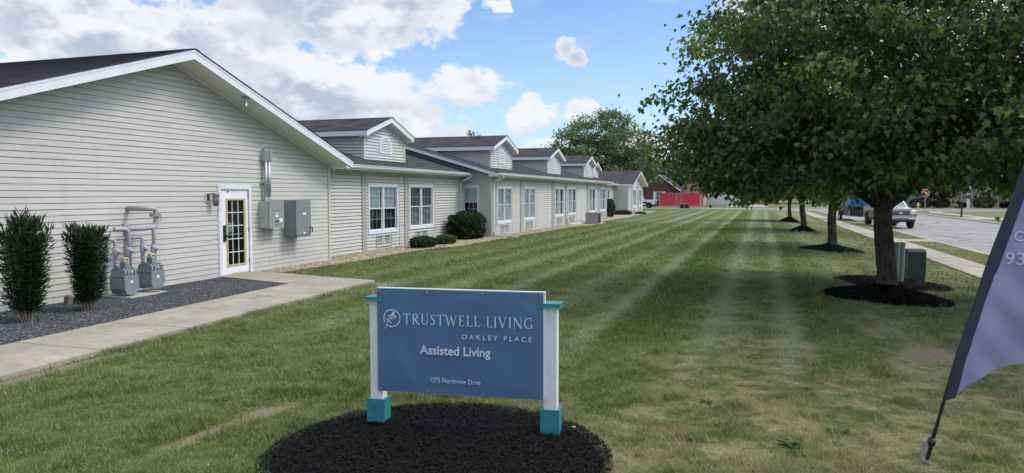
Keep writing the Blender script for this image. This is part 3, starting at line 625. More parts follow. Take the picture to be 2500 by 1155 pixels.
# ------------------------------------------------------------------ the building
BL = thing('assisted_living_building', 'long single-storey building in pale vinyl siding with dark shingle roofs, gables and dormers', 'building', (-11.84, 12.76, 0))
class Frame:
    """wall frame: S along the wall, N outward"""
    def __init__(s, O, S, N): s.O, s.S, s.N = Vector(O), Vector(S), Vector(N)
    def p(s, a, z, n=0.): return s.O + s.S * a + s.N * n + Vector((0, 0, z))
def fbox(mb, fr, s0, s1, z0, z1, n0, n1):
    P = [fr.p(a, z, n) for n in (n0, n1) for (a, z) in ((s0, z0), (s1, z0), (s1, z1), (s0, z1))]
    mb.prism(P[:4], P[4] - P[0])
def strips(mb, fr, smin, smax, z0, z1, h=.1125, lip=.013, holes=(), joints=True, seed=1, phase=0., uvz=False, up=None, slope_n=None, jl=3.66):
    """overlapping courses. up: optional vector replacing vertical; n direction = fr.N (or slope_n)"""
    U = Vector((0, 0, 1)) if up is None else up; N = fr.N if slope_n is None else slope_n
    P = lambda a, z, n: fr.O + fr.S * a + U * z + N * n
    rs = random.Random(seed); zc = z0 - phase; row = 0
    while zc < z1 - 1e-4:
        za, zb = max(zc, z0), min(zc + h, z1); brk = sorted({za, zb} | {v for o in holes for v in (o[2], o[3]) if za < v < zb})
        off = rs.uniform(0, jl); row += 1
        for q in range(len(brk) - 1):
            a, b = brk[q], brk[q + 1]; mid = (a + b) / 2; l, r_ = smin(mid), smax(mid)
            if r_ - l < .01: continue
            cuts = [(l, r_)]
            for o in holes:
                if o[2] <= mid <= o[3]:
                    new = []
                    for (c, d) in cuts:
                        if o[1] <= c or o[0] >= d: new.append((c, d)); continue
                        if c < o[0]: new.append((c, o[0]))
                        if d > o[1]: new.append((o[1], d))
                    cuts = new
            for (c, d) in cuts:
                js = [c]; x = math.floor(c / jl) * jl + off
                if joints:
                    while x < d - .1:
                        if x > c + .1: js.append(x)
                        x += jl
                js.append(d)
                for k in range(len(js) - 1):
                    u, v = js[k], js[k + 1]; e = (k % 2) * .0022 if joints else 0
                    na = lip * (1 - (a - zc) / h) + e + .001; nb = lip * (1 - (b - zc) / h) + e + .001
                    f = lambda s_, z: min(max(s_, smin(z)), smax(z)) if abs(s_ - l) < 1e-6 or abs(s_ - r_) < 1e-6 else s_
                    lf = lambda s_, z: (smin(z) if abs(s_ - l) < 1e-6 else (smax(z) if abs(s_ - r_) < 1e-6 else s_))
                    bt = b
                    if h < .13 and b > zc + h - 1e-6:
                        bt = b - (.0075 if lip < .015 else .016); mb.face([P(lf(u, bt), bt, -.014), P(lf(v, bt), bt, -.014), P(lf(v, b), b, -.014), P(lf(u, b), b, -.014)], uv=[(0, 0)] * 4)
                    pts = [(lf(u, a), a, na), (lf(v, a), a, na), (lf(v, bt), bt, nb), (lf(u, bt), bt, nb)]
                    mb.face([P(*t) for t in pts], uv=[(t[0], t[1]) for t in pts])
                    if abs(a - zc) < 1e-6:
                        mb.face([P(lf(u, a), a, -.014), P(lf(v, a), a, -.014), P(lf(v, a), a, na), P(lf(u, a), a, na)], uv=[(0, 0)] * 4)
        zc += h
def wall(fr, s0, s1, z0, z1, holes=(), gable=None, seed=1, label=None, parent=BL, name='wall', lip=.030):
    """gable=(centre, half, peak_z): sloped top above z1"""
    mb = MB()
    if gable:
        c, hf, pk = gable; m = (pk - z1) / hf
        smin = lambda z: s0 if z <= z1 else max(s0, c - (pk - z) / m); smax = lambda z: s1 if z <= z1 else min(s1, c + (pk - z) / m); top = pk
    else: smin = lambda z: s0; smax = lambda z: s1; top = z1
    if gable and callable(gable[0]): pass
    strips(mb, fr, smin, smax, z0, top, holes=holes, seed=seed, lip=lip)
    o = obj(name, mb, M_SID, parent)
    if label: o['label'] = label
    return o
def roof(parent, O, Rd, Sd, L, half, zr, m, fh=.2, ov=.64, eo=.32, rake=True, back_rake=False, part_gutter=(), eave_soffit=True, cap=True, base=None, ret=True):
    """gabled roof: O = ridge point on front rake plane (x,y); Rd ridge direction into the block, Sd across.
    zr ridge top height, m slope, fh fascia depth, ov front overhang, eo eave overhang"""
    O, Rd, Sd = Vector((O[0], O[1], 0)), Vector(Rd), Vector(Sd); Z = Vector((0, 0, 1)); ln = math.sqrt(1 + m * m); ze = zr - m * half
    sh = MB()
    for sg in (1, -1):
        sof, fas = MB(), MB()
        E = O + Sd * (sg * half) + Z * ze; up = (Sd * (-sg) + Z * m).normalized(); N = (Sd * sg * m + Z).normalized()
        fr = Frame(E - Rd * .025, Rd, N); sl = half * ln
        strips(sh, fr, lambda z: 0., lambda z: L + .02, -.02, sl, h=.14, lip=.011, joints=False, up=up, slope_n=N)
        # drip edge under shingles along the rake
        if rake:
            a = E - Rd * .02; b = O + Z * zr - Rd * .02
            sh.prism([a - Z * .012 + up * -.02, b - Z * .012, b + Z * .012, a + Z * .012 + up * -.02], Rd * .03)
            # rake fascia board with trim strip
            fas.prism([E - Z * fh, O + Z * (zr - fh), O + Z * (zr - .014), E - Z * .014], Rd * .03)
            fas.prism([E - Z * .065, O + Z * (zr - .065), O + Z * (zr - .014), E - Z * .014], Rd * -.008)
            # rake soffit (grooved boards running across)
            f2 = Frame(E - Z * (fh - .03) + Rd * .03, Rd, N * -1)
            strips(sof, f2, lambda z: 0., lambda z: ov - .03, 0, sl, h=.16, lip=.014, joints=False, up=up, slope_n=N * -1)
            # frieze strip where soffit meets wall
            q = E - Z * (fh + .0) + Rd * (ov - .035); fas.prism([q - Z * .06, O + Rd * (ov - .035) + Z * (zr - fh - .06), O + Rd * (ov - .035) + Z * (zr - fh + .02), q + Z * .02], Rd * .02)
        # eave fascia
        p0 = O + Sd * (sg * (half - .022)) + Z * (ze - fh); fas.prism([p0 + Rd * .03, p0 + Rd * .03 + Sd * sg * .022, p0 + Rd * .03 + Sd * sg * .022 + Z * (fh - .016), p0 + Rd * .03 + Z * (fh - .016)], Rd * (L - .03))
        if eave_soffit:
            q0 = O + Sd * (sg * (half - eo)) + Z * (ze - fh + .012) + Rd * (ov - .0); sof.prism([q0, q0 + Sd * sg * (eo - .023), q0 + Sd * sg * (eo - .023) + Z * .012, q0 + Z * .012], Rd * (L - ov))
        if rake and ret:
            r0 = O + Sd * (sg * (half - eo)) + Z * (ze - fh - .004) + Rd * .031
            fas.prism([r0, r0 + Sd * sg * (eo - .004), r0 + Sd * sg * (eo - .004) + Z * fh * .9, r0 + Z * (fh * .9 + eo * m * .9)], Rd * (ov - .035))
        obj('fascia', fas, M_TRIM, parent)
        if sof.v: obj('soffit', sof, M_SOF, parent)
    if cap:
        c0 = O - Rd * .03 + Z * (zr + .012)
        for sg in (1, -1):
            sh.prism([c0, c0 + Sd * sg * .14 - Z * (.14 * m - .004), c0 + Sd * sg * .14 - Z * (.14 * m + .008), c0 - Z * .014], Rd * (L + .03))
    return obj('roof', sh, M_ROOF, parent)
XA, XB, XC, XD, XE = -11.84, -12.5, -11.1, -12.7, -11.3
FA, FB, FC, FD, FE = [Frame((x, 0, 0), (0, 1, 0), (1, 0, 0)) for x in (XA, XB, XC, XD, XE)]
ZR, MA = 5.05, .324
# roofs
roof(BL, (-11.2, 12.76), (-1, 0, 0), (0, 1, 0), 22, 6.44, ZR, MA, fh=.215, ov=.64, eo=.32)
MBc = .29
def long_roof(y0, y1, xe, xr, ze, rake, fh=.17):
    """eaved roof along Y; ridge at xr"""
    half = xe - xr; roof(BL, (xr, y0), (0, 1, 0), (1, 0, 0), y1 - y0, half, ze + MBc * half, MBc, fh=fh, ov=(.5 if rake else .04), eo=(.42), rake=rake, ret=rake)
long_roof(18.0, 31.2, -12.05, -18.7, 2.93, False)
long_roof(30.62, 59.3, -10.65, -17.3, 2.93, True)
long_roof(58.9, 73, -12.25, -18.9, 2.93, False)
roof(BL, (-10.75, 76.6), (-1, 0, 0), (0, 1, 0), 22, 5.25, 4.36, .27, fh=.19, ov=.55, eo=.35)
# walls
DOOR = (14.12, 15.30, -.02, 2.19)
W = .082
def hole(w): return (w[0] + W, w[1] - W, w[2] + W, w[3] - W)
WB = [(22.35, 24.6, .62, 2.32), (25.54, 27.79, .64, 2.34)]
WC = [(31.83, 34.05, .61, 2.32), (35.98, 38.13, .62, 2.34), (42.34, 44.56, .62, 2.36), (45.73, 47.98, .63, 2.38), (52.2, 54.48, .63, 2.40), (56.27, 58.5, .64, 2.41)]
WD = [(66.9, 69.1, .68, 2.42)]; WE = [(74.35, 76.65, .68, 2.45), (78.6, 80.8, .68, 2.45)]
wall(FA, 6.64, 18.88, .03, 2.95, holes=[(14.16, 15.26, .0, 2.15)], gable=(12.76, 6.12, 4.90), seed=3, lip=.013)
wall(FB, 18.88, 31.1, .03, 2.78, holes=[hole(w) for w in WB], seed=4)
wall(FC, 31.1, 58.75, .03, 2.80, holes=[hole(w) for w in WC], seed=5)
wall(FD, 58.75, 71.4, .05, 2.80, holes=[hole(w) for w in WD], seed=6)
wall(FE, 71.4, 81.6, .05, 2.80, holes=[hole(w) for w in WE], gable=(76.6, 5.1, 4.15), seed=7)
FCE = Frame((0, 31.1, 0), (1, 0, 0), (0, -1, 0)); FEE = Frame((0, 71.4, 0), (1, 0, 0), (0, -1, 0)); FAE = Frame((0, 6.64, 0), (1, 0, 0), (0, -1, 0))
WCE = (-12.52, -11.67, .88, 2.34)
mb = MB(); strips(mb, FCE, lambda z: -16., lambda z: -11.1 if z < 2.8 else -11.1 - (z - 2.8) / MBc, .03, 4.2, holes=[hole(WCE)], seed=8, lip=.03); obj('wall', mb, M_SID, BL)
mb = MB(); strips(mb, FEE, lambda z: -13.5, lambda z: -11.3, .05, 2.8, seed=9, lip=.032); obj('wall', mb, M_SID, BL)
mb = MB(); strips(mb, FAE, lambda z: -30., lambda z: -11.84, .03, 2.9, seed=10); obj('wall', mb, M_SID, BL)
mb = MB()                                                         # plain rear and inner walls that close the block
for a, b in (((-24.2, 18.9, 0), (-24.1, 82, 2.9)), ((-31, 6.7, 0), (-30.9, 18.8, 3)), ((-31, 18.8, 0), (-12.55, 18.86, 2.9)), ((-24, 58.7, 0), (-11.15, 58.74, 2.9)), ((-24, 81.5, 0), (-11.35, 81.6, 2.9))): mb.box(a, b)
obj('rear_wall', mb, M_SID, BL)
mb = MB()
for fr, a, b in ((FA, 6.64, 18.88), (FB, 18.9, 31.09), (FC, 31.1, 58.75), (FD, 58.76, 71.39), (FE, 71.4, 81.6)): fbox(mb, fr, a, b, -.25, .055, -.12, -.004)
fbox(mb, FCE, -12.5, -11.1, -.25, .055, -.12, -.004)
obj('foundation', mb, M_FOUND, BL)
# corner boards
for fr, s, sg, zt in ((FA, 18.88, 1, 2.80), (FC, 31.1, -1, 2.76), (FC, 58.75, 1, 2.78), (FE, 71.4, -1, 2.78), (FE, 81.6, 1, 2.78)):
    mb = MB(); fbox(mb, fr, min(s, s - sg * .075), max(s, s - sg * .075), .03, zt, -.02, .036)
    fbox(mb, fr, min(s + sg * .036, s), max(s + sg * .036, s), .03, zt, -.08, .036); obj('corner_board', mb, M_CREAM, BL)
mb = MB(); fbox(mb, FB, 31.03, 31.085, .03, 2.74, .0, .03); obj('corner_board', mb, M_CREAM, BL)
mb = MB(); fbox(mb, FD, 71.31, 71.38, .03, 2.74, .0, .03); obj('corner_board', mb, M_CREAM, BL)
for s in (24.68, 27.86): mb = MB(); fbox(mb, FB, s, s + .05, .03, 2.7, 0, .036); obj('joint_strip', mb, M_CREAM, BL)
for s in (34.15, 38.25, 44.66, 48.1): mb = MB(); fbox(mb, FC, s, s + .05, .03, 2.7, 0, .036); obj('joint_strip', mb, M_CREAM, BL)
# taupe pilasters
for fr, s0, s1 in ((FB, 21.92, 22.2), (FB, 25.12, 25.44), (FC, 31.28, 31.68), (FC, 35.4, 35.74), (FC, 41.65, 42.15), (FC, 44.98, 45.5), (FC, 51.45, 51.95), (FC, 55.45, 56.03), (FE, 73.4, 74.0), (FE, 77.5, 78.3)):
    mb = MB(); top = 2.77 if fr is not FE else (2.9 if s0 < 75 else 3.6); fbox(mb, fr, s0, s1, .02, top, 0, .045); obj('pilaster', mb, M_PIL, BL, bevel=.006)
# frieze board under the eaves
for fr, a, b in ((FB, 18.9, 31.0), (FC, 31.2, 58.7), (FD, 58.8, 71.3)):
    mb = MB(); fbox(mb, fr, a, b, 2.70, 2.765, .047, .062); obj('frieze_board', mb, M_CREAM, BL)
# gutters (K profile) and downspouts
def gutter(xf, y0, y1, z):
    mb = MB(); pr = [(0, .0), (0, -.115), (.075, -.115), (.10, -.075), (.105, -.03), (.125, -.02), (.125, .0), (.118, .0), (.118, -.014), (.095, -.024), (.09, -.07), (.07, -.105), (.006, -.105), (.006, 0)]
    mb.prism([(xf + a, y0, z + b) for a, b in pr], (0, y1 - y0, 0))
    for y in (y0, y1): mb.box((xf, y - .006, z - .113), (xf + .12, y + .002, z - .005))
    return obj('gutter', mb, M_TRIM, BL)
gutter(-12.05, 19.22, 31.0, 2.925); gutter(-10.65, 30.66, 59.25, 2.925); gutter(-12.25, 59.3, 71.2, 2.925)
def downspout(xg, y, xw, zt=2.80, ext=None, m=M_TRIM):
    mb = MB(); s = .036
    def seg(p, q):
        p, q = Vector(p), Vector(q); d = (q - p).normalized(); u = Vector((0, 1, 0)); v = d.cross(u).normalized()
        A = [p + u * s * a + v * s * b for a, b in ((-1, -1.2), (1, -1.2), (1, 1.2), (-1, 1.2))]; mb.prism(A, q - p)
    seg((xg, y, zt), (xg, y, zt - .10)); seg((xg, y, zt - .08), (xw + .07, y, zt - .28)); seg((xw + .07, y, zt - .26), (xw + .07, y, .16)); seg((xw + .07, y, .19), (xw + .2, y, .07))
    if ext: seg((xw + .18, y, .08), (xw + .18 + ext[0], y + ext[1], .045))
    return obj('downspout', mb, m, BL)
downspout(-11.98, 30.72, XB, ext=(.35, .1)); downspout(-10.58, 31.2, XC + .0, ext=(1.15, -.25)); downspout(-10.58, 45.28, XC, zt=.62, ext=(.9, 2.2)); downspout(-10.58, 58.6, XC, ext=(.3, 0))

# windows --------------------------------------------------------
def window(fr, w, blind, double=True, grille=True, parent=BL):
    s0, s1, z0, z1 = w; c = .085
    f = MB()
    fbox(f, fr, s0, s0 + c, z0 + .0, z1, -.05, .042); fbox(f, fr, s1 - c, s1, z0 + .0, z1, -.05, .042)
    fbox(f, fr, s0 + c, s1 - c, z1 - c, z1, -.05, .042); fbox(f, fr, s0 - .015, s1 + .015, z1, z1 + .035, .0, .045); fbox(f, fr, s0 + c, s1 - c, z0, z0 + c, -.05, .042); fbox(f, fr, s0 - .01, s1 + .01, z0 - .03, z0, .0, .05)
    W_ = obj('window', f, M_TRIM, parent, bevel=.004)
    mid = (s0 + s1) / 2; bays = [(s0 + c, mid - .045), (mid + .045, s1 - c)] if double else [(s0 + c, s1 - c)]
    if double:
        g = MB(); fbox(g, fr, mid - .045, mid + .045, z0 + c, z1 - c, -.05, .026); obj('mullion', g, M_TRIM, W_)
    zm = z0 + (z1 - z0) * .5; sa, gr, gl, bl = MB(), MB(), MB(), MB()
    for (a, b) in bays:
        for (u, v, n) in ((zm - .02, z1 - c, -.006), (z0 + c, zm + .02, -.03)):
            t = .034
            fbox(sa, fr, a, a + t, u, v, n - .03, n); fbox(sa, fr, b - t, b, u, v, n - .03, n); fbox(sa, fr, a + t, b - t, v - t, v, n - .03, n); fbox(sa, fr, a + t, b - t, u, u + t, n - .03, n)
            q = [fr.p(a + t, u + t, n - .018), fr.p(b - t, u + t, n - .018), fr.p(b - t, v - t, n - .018), fr.p(a + t, v - t, n - .018)]; gl.face(q)
            if grille:
                for k in (1, 2): x = a + t + (b - a - 2 * t) * k / 3; fbox(gr, fr, x - .008, x + .008, u + t, v - t, n - .03, n - .022)
                y = (u + v) / 2; fbox(gr, fr, a + t, b - t, y - .0085, y + .0085, n - .031, n - .023)
        zb = {'full': z0 + c + .02, 'upper': zm + .02, 'open': z0 + c + .02, 'none': None, 'curtain': z0 + c}[blind]
        if blind == 'curtain':
            n = 26; x0, x1 = a + .02, b - .02
            for k in range(n):
                for (A_, B_) in ((k, k + 1),):
                    xa, xb = x0 + (x1 - x0) * A_ / n, x0 + (x1 - x0) * B_ / n
                    if .36 < (A_ + .5) / n < .64: continue
                    bl.face([fr.p(xa, z0 + c, -.14 - .02 * (A_ % 2)), fr.p(xb, z0 + c, -.14 - .02 * (B_ % 2)), fr.p(xb, z1 - c, -.14 - .02 * (B_ % 2)), fr.p(xa, z1 - c, -.14 - .02 * (A_ % 2))])
        elif zb is not None:
            z = z1 - c - .05; ti = .036 if blind in ('upper', 'full') else .010; dd = .010 if ti > .02 else .021; fbox(bl, fr, a + .01, b - .01, z, z + .05, -.10, -.06)
            while z > zb:
                bl.prism([fr.p(a + .015, z - ti, -.068 + dd), fr.p(b - .015, z - ti, -.068 + dd), fr.p(b - .015, z, -.068 - dd), fr.p(a + .015, z, -.068 - dd)], (0, 0, .0025)); z -= .047
    obj('sash', sa, M_TRIM, W_); obj('glass', gl, M_GLASS, W_)
    if grille: obj('grille', gr, M_TRIM, W_)
    if bl.v: obj('blind' if blind != 'curtain' else 'curtain', bl, M_BLIND, W_)
    rm = MB(); a, b = s0 + c - .01, s1 - c + .01; u, v = z0 + c - .01, z1 - c + .01; dp = -1.4
    for q in ([(a, u, dp), (b, u, dp), (b, v, dp), (a, v, dp)], [(a, u, -.05), (a, u, dp), (a, v, dp), (a, v, -.05)], [(b, u, -.05), (b, u, dp), (b, v, dp), (b, v, -.05)], [(a, v, -.05), (b, v, -.05), (b, v, dp), (a, v, dp)], [(a, u, -.05), (b, u, -.05), (b, u, dp), (a, u, dp)]): rm.face([fr.p(*t) for t in q])
    obj('room_interior', rm, M_DARK, W_); return W_
window(FB, WB[0], 'upper'); window(FB, WB[1], 'open'); window(FCE, WCE, 'upper', double=False)
for w, b in zip(WC, ('full', 'full', 'curtain', 'curtain', 'curtain', 'curtain')): window(FC, w, b, grille=(w[0] < 50))
for w in WD: window(FD, w, 'curtain', grille=False)
for w in WE: window(FE, w, 'curtain', grille=False)
# through-wall air conditioner sleeves
def ptac(fr, s0, s1, z0=.11, z1=.53):
    mb = MB(); t = .035
    fbox(mb, fr, s0, s0 + t, z0, z1, 0, .06); fbox(mb, fr, s1 - t, s1, z0, z1, 0, .06); fbox(mb, fr, s0 + t, s1 - t, z1 - t, z1, 0, .06); fbox(mb, fr, s0 + t, s1 - t, z0, z0 + t, 0, .06)
    o = obj('air_conditioner', mb, M_CREAM, BL)
    g = MB(); n = 6; A, B = s0 + t, s1 - t; Wd = B - A
    fbox(g, fr, A + Wd * .34, A + Wd * .56, z0 + t, z1 - t, .018, .032); fbox(g, fr, A + Wd * .88, B, z0 + t, z1 - t, .018, .032)
    for k in range(1, 9): x = A + Wd * k / 9; fbox(g, fr, x - .007, x + .007, z0 + t, z1 - t, .036, .044)
    for k in range(1, 4): y = z0 + t + (z1 - z0 - 2 * t) * k / 4; fbox(g, fr, A, B, y - .009, y + .009, .038, .047)
    obj('grille', g, M_CREAM, o); d = MB(); fbox(d, fr, A, B, z0 + t, z1 - t, .003, .016); obj('coil', d, M_PTC, o)
M_PTC = mat('cooling_coil', (.10, .095, .085), .7, .4, 8)
for fr, w in [(FB, w) for w in WB] + [(FC, w) for w in WC] + [(FE, w) for w in WE]:
    m_ = (w[0] + w[1]) / 2; ptac(fr, m_ - .58, m_ + .57)
# dormers --------------------------------------------------------
def dormer(x, yc, half=1.62, zr=4.85, label=None):
    """face plane at x; built as a part of the building with its own sub-parts"""
    m = .326; mb = MB(); fr = Frame((x, yc, 0), (0, 1, 0), (1, 0, 0)); zw = zr - .2 - m * half + .02
    strips(mb, fr, lambda z: -half if z < zw else -max(.0, (zr - .2 - z) / m), lambda z: half if z < zw else max(.0, (zr - .2 - z) / m), 2.98, zr - .2, seed=int(yc), joints=False, lip=.027)
    for sg in (-1, 1):
        f2 = Frame((x, yc + sg * half, 0), (-1, 0, 0), (0, sg, 0)); strips(mb, f2, lambda z: 0., lambda z: 5., 2.98, zw + .05, seed=int(yc) + 1, joints=False, lip=.027)
    D = obj('dormer', mb, M_SID, BL)
    hf = half + .26; roof_d = roof(D, (x + .3, yc), (-1, 0, 0), (0, 1, 0), 5.6, hf, zr, m, fh=.2, ov=.3, eo=.24)
    for sg in (-1, 1):
        cb = MB(); fbox(cb, fr, min(sg * half, sg * (half - .07)), max(sg * half, sg * (half - .07)), 3.0, zw, 0, .033); fbox(cb, fr, min(sg * half, sg * (half + .02)), max(sg * half, sg * (half + .02)), 3.0, zw, -.07, .033)
        obj('corner_board', cb, M_CREAM, D)
    # half round louvre vent
    v = MB(); r0, r1, zb = .38, .47, 3.52; zs = 3.72; ap = .96
    inn = [(-r0, zb + .06)] + [(-r0 * math.cos(t), zs + r0 * ap * math.sin(t)) for t in [math.pi * k / 16 for k in range(17)]] + [(r0, zb + .06)]
    ou = [(-r1, zb - .02)] + [(-r1 * math.cos(t), zs + r1 * ap * math.sin(t)) for t in [math.pi * k / 16 for k in range(17)]] + [(r1, zb - .02)]
    for k in range(len(inn) - 1):
        q = [inn[k], inn[k + 1], ou[k + 1], ou[k]]; v.prism([fr.p(a, z, .0) for a, z in q], (.04, 0, 0))
    q = [inn[-1], inn[0], ou[0], ou[-1]]; v.prism([fr.p(a, z, .0) for a, z in q], (.04, 0, 0))
    z = zb + .08
    while z < zs + r0 * ap - .02:
        w_ = r0 if z < zs else r0 * math.sqrt(max(0, 1 - ((z - zs) / (r0 * ap)) ** 2)); v.prism([fr.p(-w_, z, .034), fr.p(w_, z, .034), fr.p(w_, z + .05, .006), fr.p(-w_, z + .05, .006)], (.004, 0, .004)); z += .062
    obj('vent', v, M_TRIM, D); k = MB(); fbox(k, fr, -r0, r0, zb + .05, zs, .0165, .0185)
    k.face([fr.p(a, z, .0175) for a, z in inn]); obj('vent_screen', k, M_DARK, D)
dormer(-13.1, 24.8); dormer(-11.7, 34.25); dormer(-11.7, 44.45); dormer(-11.7, 54.65); dormer(-13.35, 65.1)
# flashing step between wing B roof and wing C end wall
mb = MB(); mb.prism([(-12.0, 31.02, 2.96), (-15.6, 31.02, 4.0), (-15.6, 31.02, 4.09), (-12.0, 31.02, 3.05)], (0, .06, 0)); obj('flashing', mb, M_PIL, BL)
# entrance door --------------------------------------------------
f = MB(); a, b, zt = 14.12, 15.30, 2.19; c = .085
fbox(f, FA, a, a + c, .0, zt, -.08, .035); fbox(f, FA, b - c, b, .0, zt, -.08, .035); fbox(f, FA, a + c, b - c, zt - c, zt, -.08, .035)
fbox(f, FA, a - .02, a, 0, zt + .02, .0, .02); fbox(f, FA, b, b + .02, 0, zt + .02, .0, .02); fbox(f, FA, a, b, zt, zt + .02, .0, .02)
DF = obj('door_frame', f, M_TRIM, BL, bevel=.004)
M_DOOR = mat('white_door_enamel', (.77, .77, .84), .38, .03, 2)
def rust_door():
    t = M_DOOR.node_tree; bs = t.nodes['Principled BSDF']; old = bs.inputs['Base Color'].links[0].from_socket
    g = nn(t, 'ShaderNodeNewGeometry'); s = nn(t, 'ShaderNodeSeparateXYZ'); t.links.new(g.outputs[0], s.inputs[0])
    mp = nn(t, 'ShaderNodeMapping'); mp.inputs['Scale'].default_value = (1, 1, 1.6); t.links.new(g.outputs[0], mp.inputs[0]); n = nn(t, 'ShaderNodeTexNoise'); n.inputs['Scale'].default_value = 7; n.inputs['Detail'].default_value = 8; n.inputs['Roughness'].default_value = .7; t.links.new(mp.outputs[0], n.inputs[0])
    h = mth(t, 'SUBTRACT', maprange(t, s.outputs[2], .04, .18, .62, .0), mth(t, 'MULTIPLY', mth(t, 'ABSOLUTE', mth(t, 'SUBTRACT', s.outputs[1], 14.85)), .35))
    f = maprange(t, mth(t, 'ADD', h, mth(t, 'MULTIPLY', n.outputs[0], .9)), .80, .95)
    col = mixc(t, maprange(t, n.outputs[0], .4, .65), (.62, .30, .08), (.75, .58, .30)); t.links.new(mixc(t, f, old, col), bs.inputs['Base Color'])
rust_door()
d = MB(); s0, s1 = a + c + .012, b - c - .012; g0, g1, gz0, gz1 = s0 + .2, s1 - .15, .27, 1.86
fbox(d, FA, s0, g0, .03, zt - c - .01, -.045, -.005); fbox(d, FA, g1, s1, .03, zt - c - .01, -.045, -.005); fbox(d, FA, g0, g1, gz1, zt - c - .01, -.045, -.005); fbox(d, FA, g0, g1, .03, gz0, -.045, -.005)
DR = obj('door', d, M_DOOR, BL)
k = MB(); t = .045
fbox(k, FA, g0 - .02, g0 + t - .02, gz0 - .02, gz1 + .02, -.0045, .012); fbox(k, FA, g1 - t + .02, g1 + .045, gz0 - .02, gz1 + .02, -.0045, .012); fbox(k, FA, g0 + t - .02, g1 - t + .02, gz1 - .02, gz1 + .02, -.0045, .012); fbox(k, FA, g0 + t - .02, g1 - t + .02, gz0 - .02, gz0 + .025, -.0045, .012)
obj('yellowed_seal', k, M_BRASS, DR)
k = MB(); k.face([FA.p(g0, gz0, -.02), FA.p(g1, gz0, -.02), FA.p(g1, gz1, -.02), FA.p(g0, gz1, -.02)]); obj('glass', k, M_GLASS, DR)
k = MB()
for q in (1, 2): x = g0 + (g1 - g0) * q / 3; fbox(k, FA, x - .009, x + .009, gz0, gz1, -.018, -.008)
for q in (1, 2, 3, 4): z = gz0 + (gz1 - gz0) * q / 5; fbox(k, FA, g0, g1, z - .009, z + .009, -.0175, -.0075)
obj('grille', k, M_TRIM, DR)
k = MB(); fbox(k, FA, s0 + .075, s0 + .135, .86, 1.24, -.0045, .022); fbox(k, FA, s0 + .085, s0 + .12, .98, 1.01, .02, .07); fbox(k, FA, s0 + .085, s0 + .24, .98, 1.005, .055, .07); obj('handle', k, M_BLACK, DR, bevel=.006)
k = MB(); fbox(k, FA, g0 + .0, g0 + .31, 1.06, 1.29, -.10, -.06); fbox(k, FA, g0, g1, .985, 1.03, -.11, -.07); obj('push_bar', k, mat('push_bar_white', (.45, .52, .48), .5), DR)
k = MB()
for z in (.35, 1.1, 1.95): fbox(k, FA, s1 + .002, s1 + .012, z - .05, z + .05, -.02, .012)
fbox(k, FA, s0 + .24, s0 + .27, 2.03, 2.06, -.004, .016); obj('hinge', k, M_BLACK, DR)
k = MB(); fbox(k, FA, a + c, b - c, .0, .03, -.08, .02); obj('threshold', k, M_GALV, DF)
k = MB(); u, v = a + c, b - c
for q in ([(u, 0, -1.5), (v, 0, -1.5), (v, 2.1, -1.5), (u, 2.1, -1.5)], [(u, 0, -.08), (u, 0, -1.5), (u, 2.1, -1.5), (u, 2.1, -.08)], [(v, 0, -.08), (v, 0, -1.5), (v, 2.1, -1.5), (v, 2.1, -.08)], [(u, 2.1, -.08), (v, 2.1, -.08), (v, 2.1, -1.5), (u, 2.1, -1.5)], [(u, 0, -.08), (v, 0, -.08), (v, 0, -1.5), (u, 0, -1.5)]): k.face([FA.p(*t_) for t_ in q])
obj('room_interior', k, mat('dim_hall', (.05, .055, .05), .8, .3, 1), DF)
# ------------------------------------------------------------------ things fixed to the gable wall
X0 = XA + .018
L_ = thing('wall_lamp', 'weathered brown lantern on the siding left of the white door', 'wall lamp', (X0, 13.82, 1.9))
k = MB(); fbox(k, FA, 13.70, 13.80, 1.80, 2.02, .01, .04); obj('back_plate', k, M_TRIM, L_)
M_WOOD = mat('weathered_bronze', (.055, .04, .035), .7, .4, 20)
k = MB(); fbox(k, FA, 13.72, 13.78, 1.84, 2.0, .04, .07); k.tube([FA.p(13.76, 1.97, .05), FA.p(13.8, 2.0, .12), FA.p(13.85, 1.99, .16)], .012, 6)
for z, r_ in ((1.95, .085), (1.975, .06)): k.lathe(FA.p(13.87, z, .16), [(r_, 0), (r_ * .9, .02)], 8)
k.lathe(FA.p(13.87, 1.745, .16), [(.03, -.03), (.065, 0), (.065, .015)], 8)
for q in range(6):
    an = q * math.pi / 3; p = FA.p(13.87 + .068 * math.cos(an), 1.76, .16 + .068 * math.sin(an)); k.tube([p, p + Vector((0, 0, .19))], .006, 4)
obj('lantern_cage', k, M_WOOD, L_); k = MB(); k.lathe(FA.p(13.87, 1.76, .16), [(.055, 0), (.055, .185)], 10); obj('lantern_glass', k, mat('frosted_lantern', (.32, .27, .26), .3, .2, 12), L_, smooth=True)
L_ = thing('soffit_lamp', 'small grey spotlight hanging under the gable soffit', 'lamp', (-11.3, 14.6, 4.2))
zs_ = 5.05 - .215 - MA * (14.55 - 12.76)
k = MB(); k.box((-11.42, 14.5, zs_ - .012), (-11.28, 14.62, zs_ + .01)); obj('mounting_plate', k, M_GALV, L_); k = MB(); k.tube([(-11.35, 14.56, zs_), (-11.35, 14.58, zs_ - .06), (-11.34, 14.55, zs_ - .20)], [.02, .035, .045], 8); obj('lamp_head', k, M_GALV, L_)
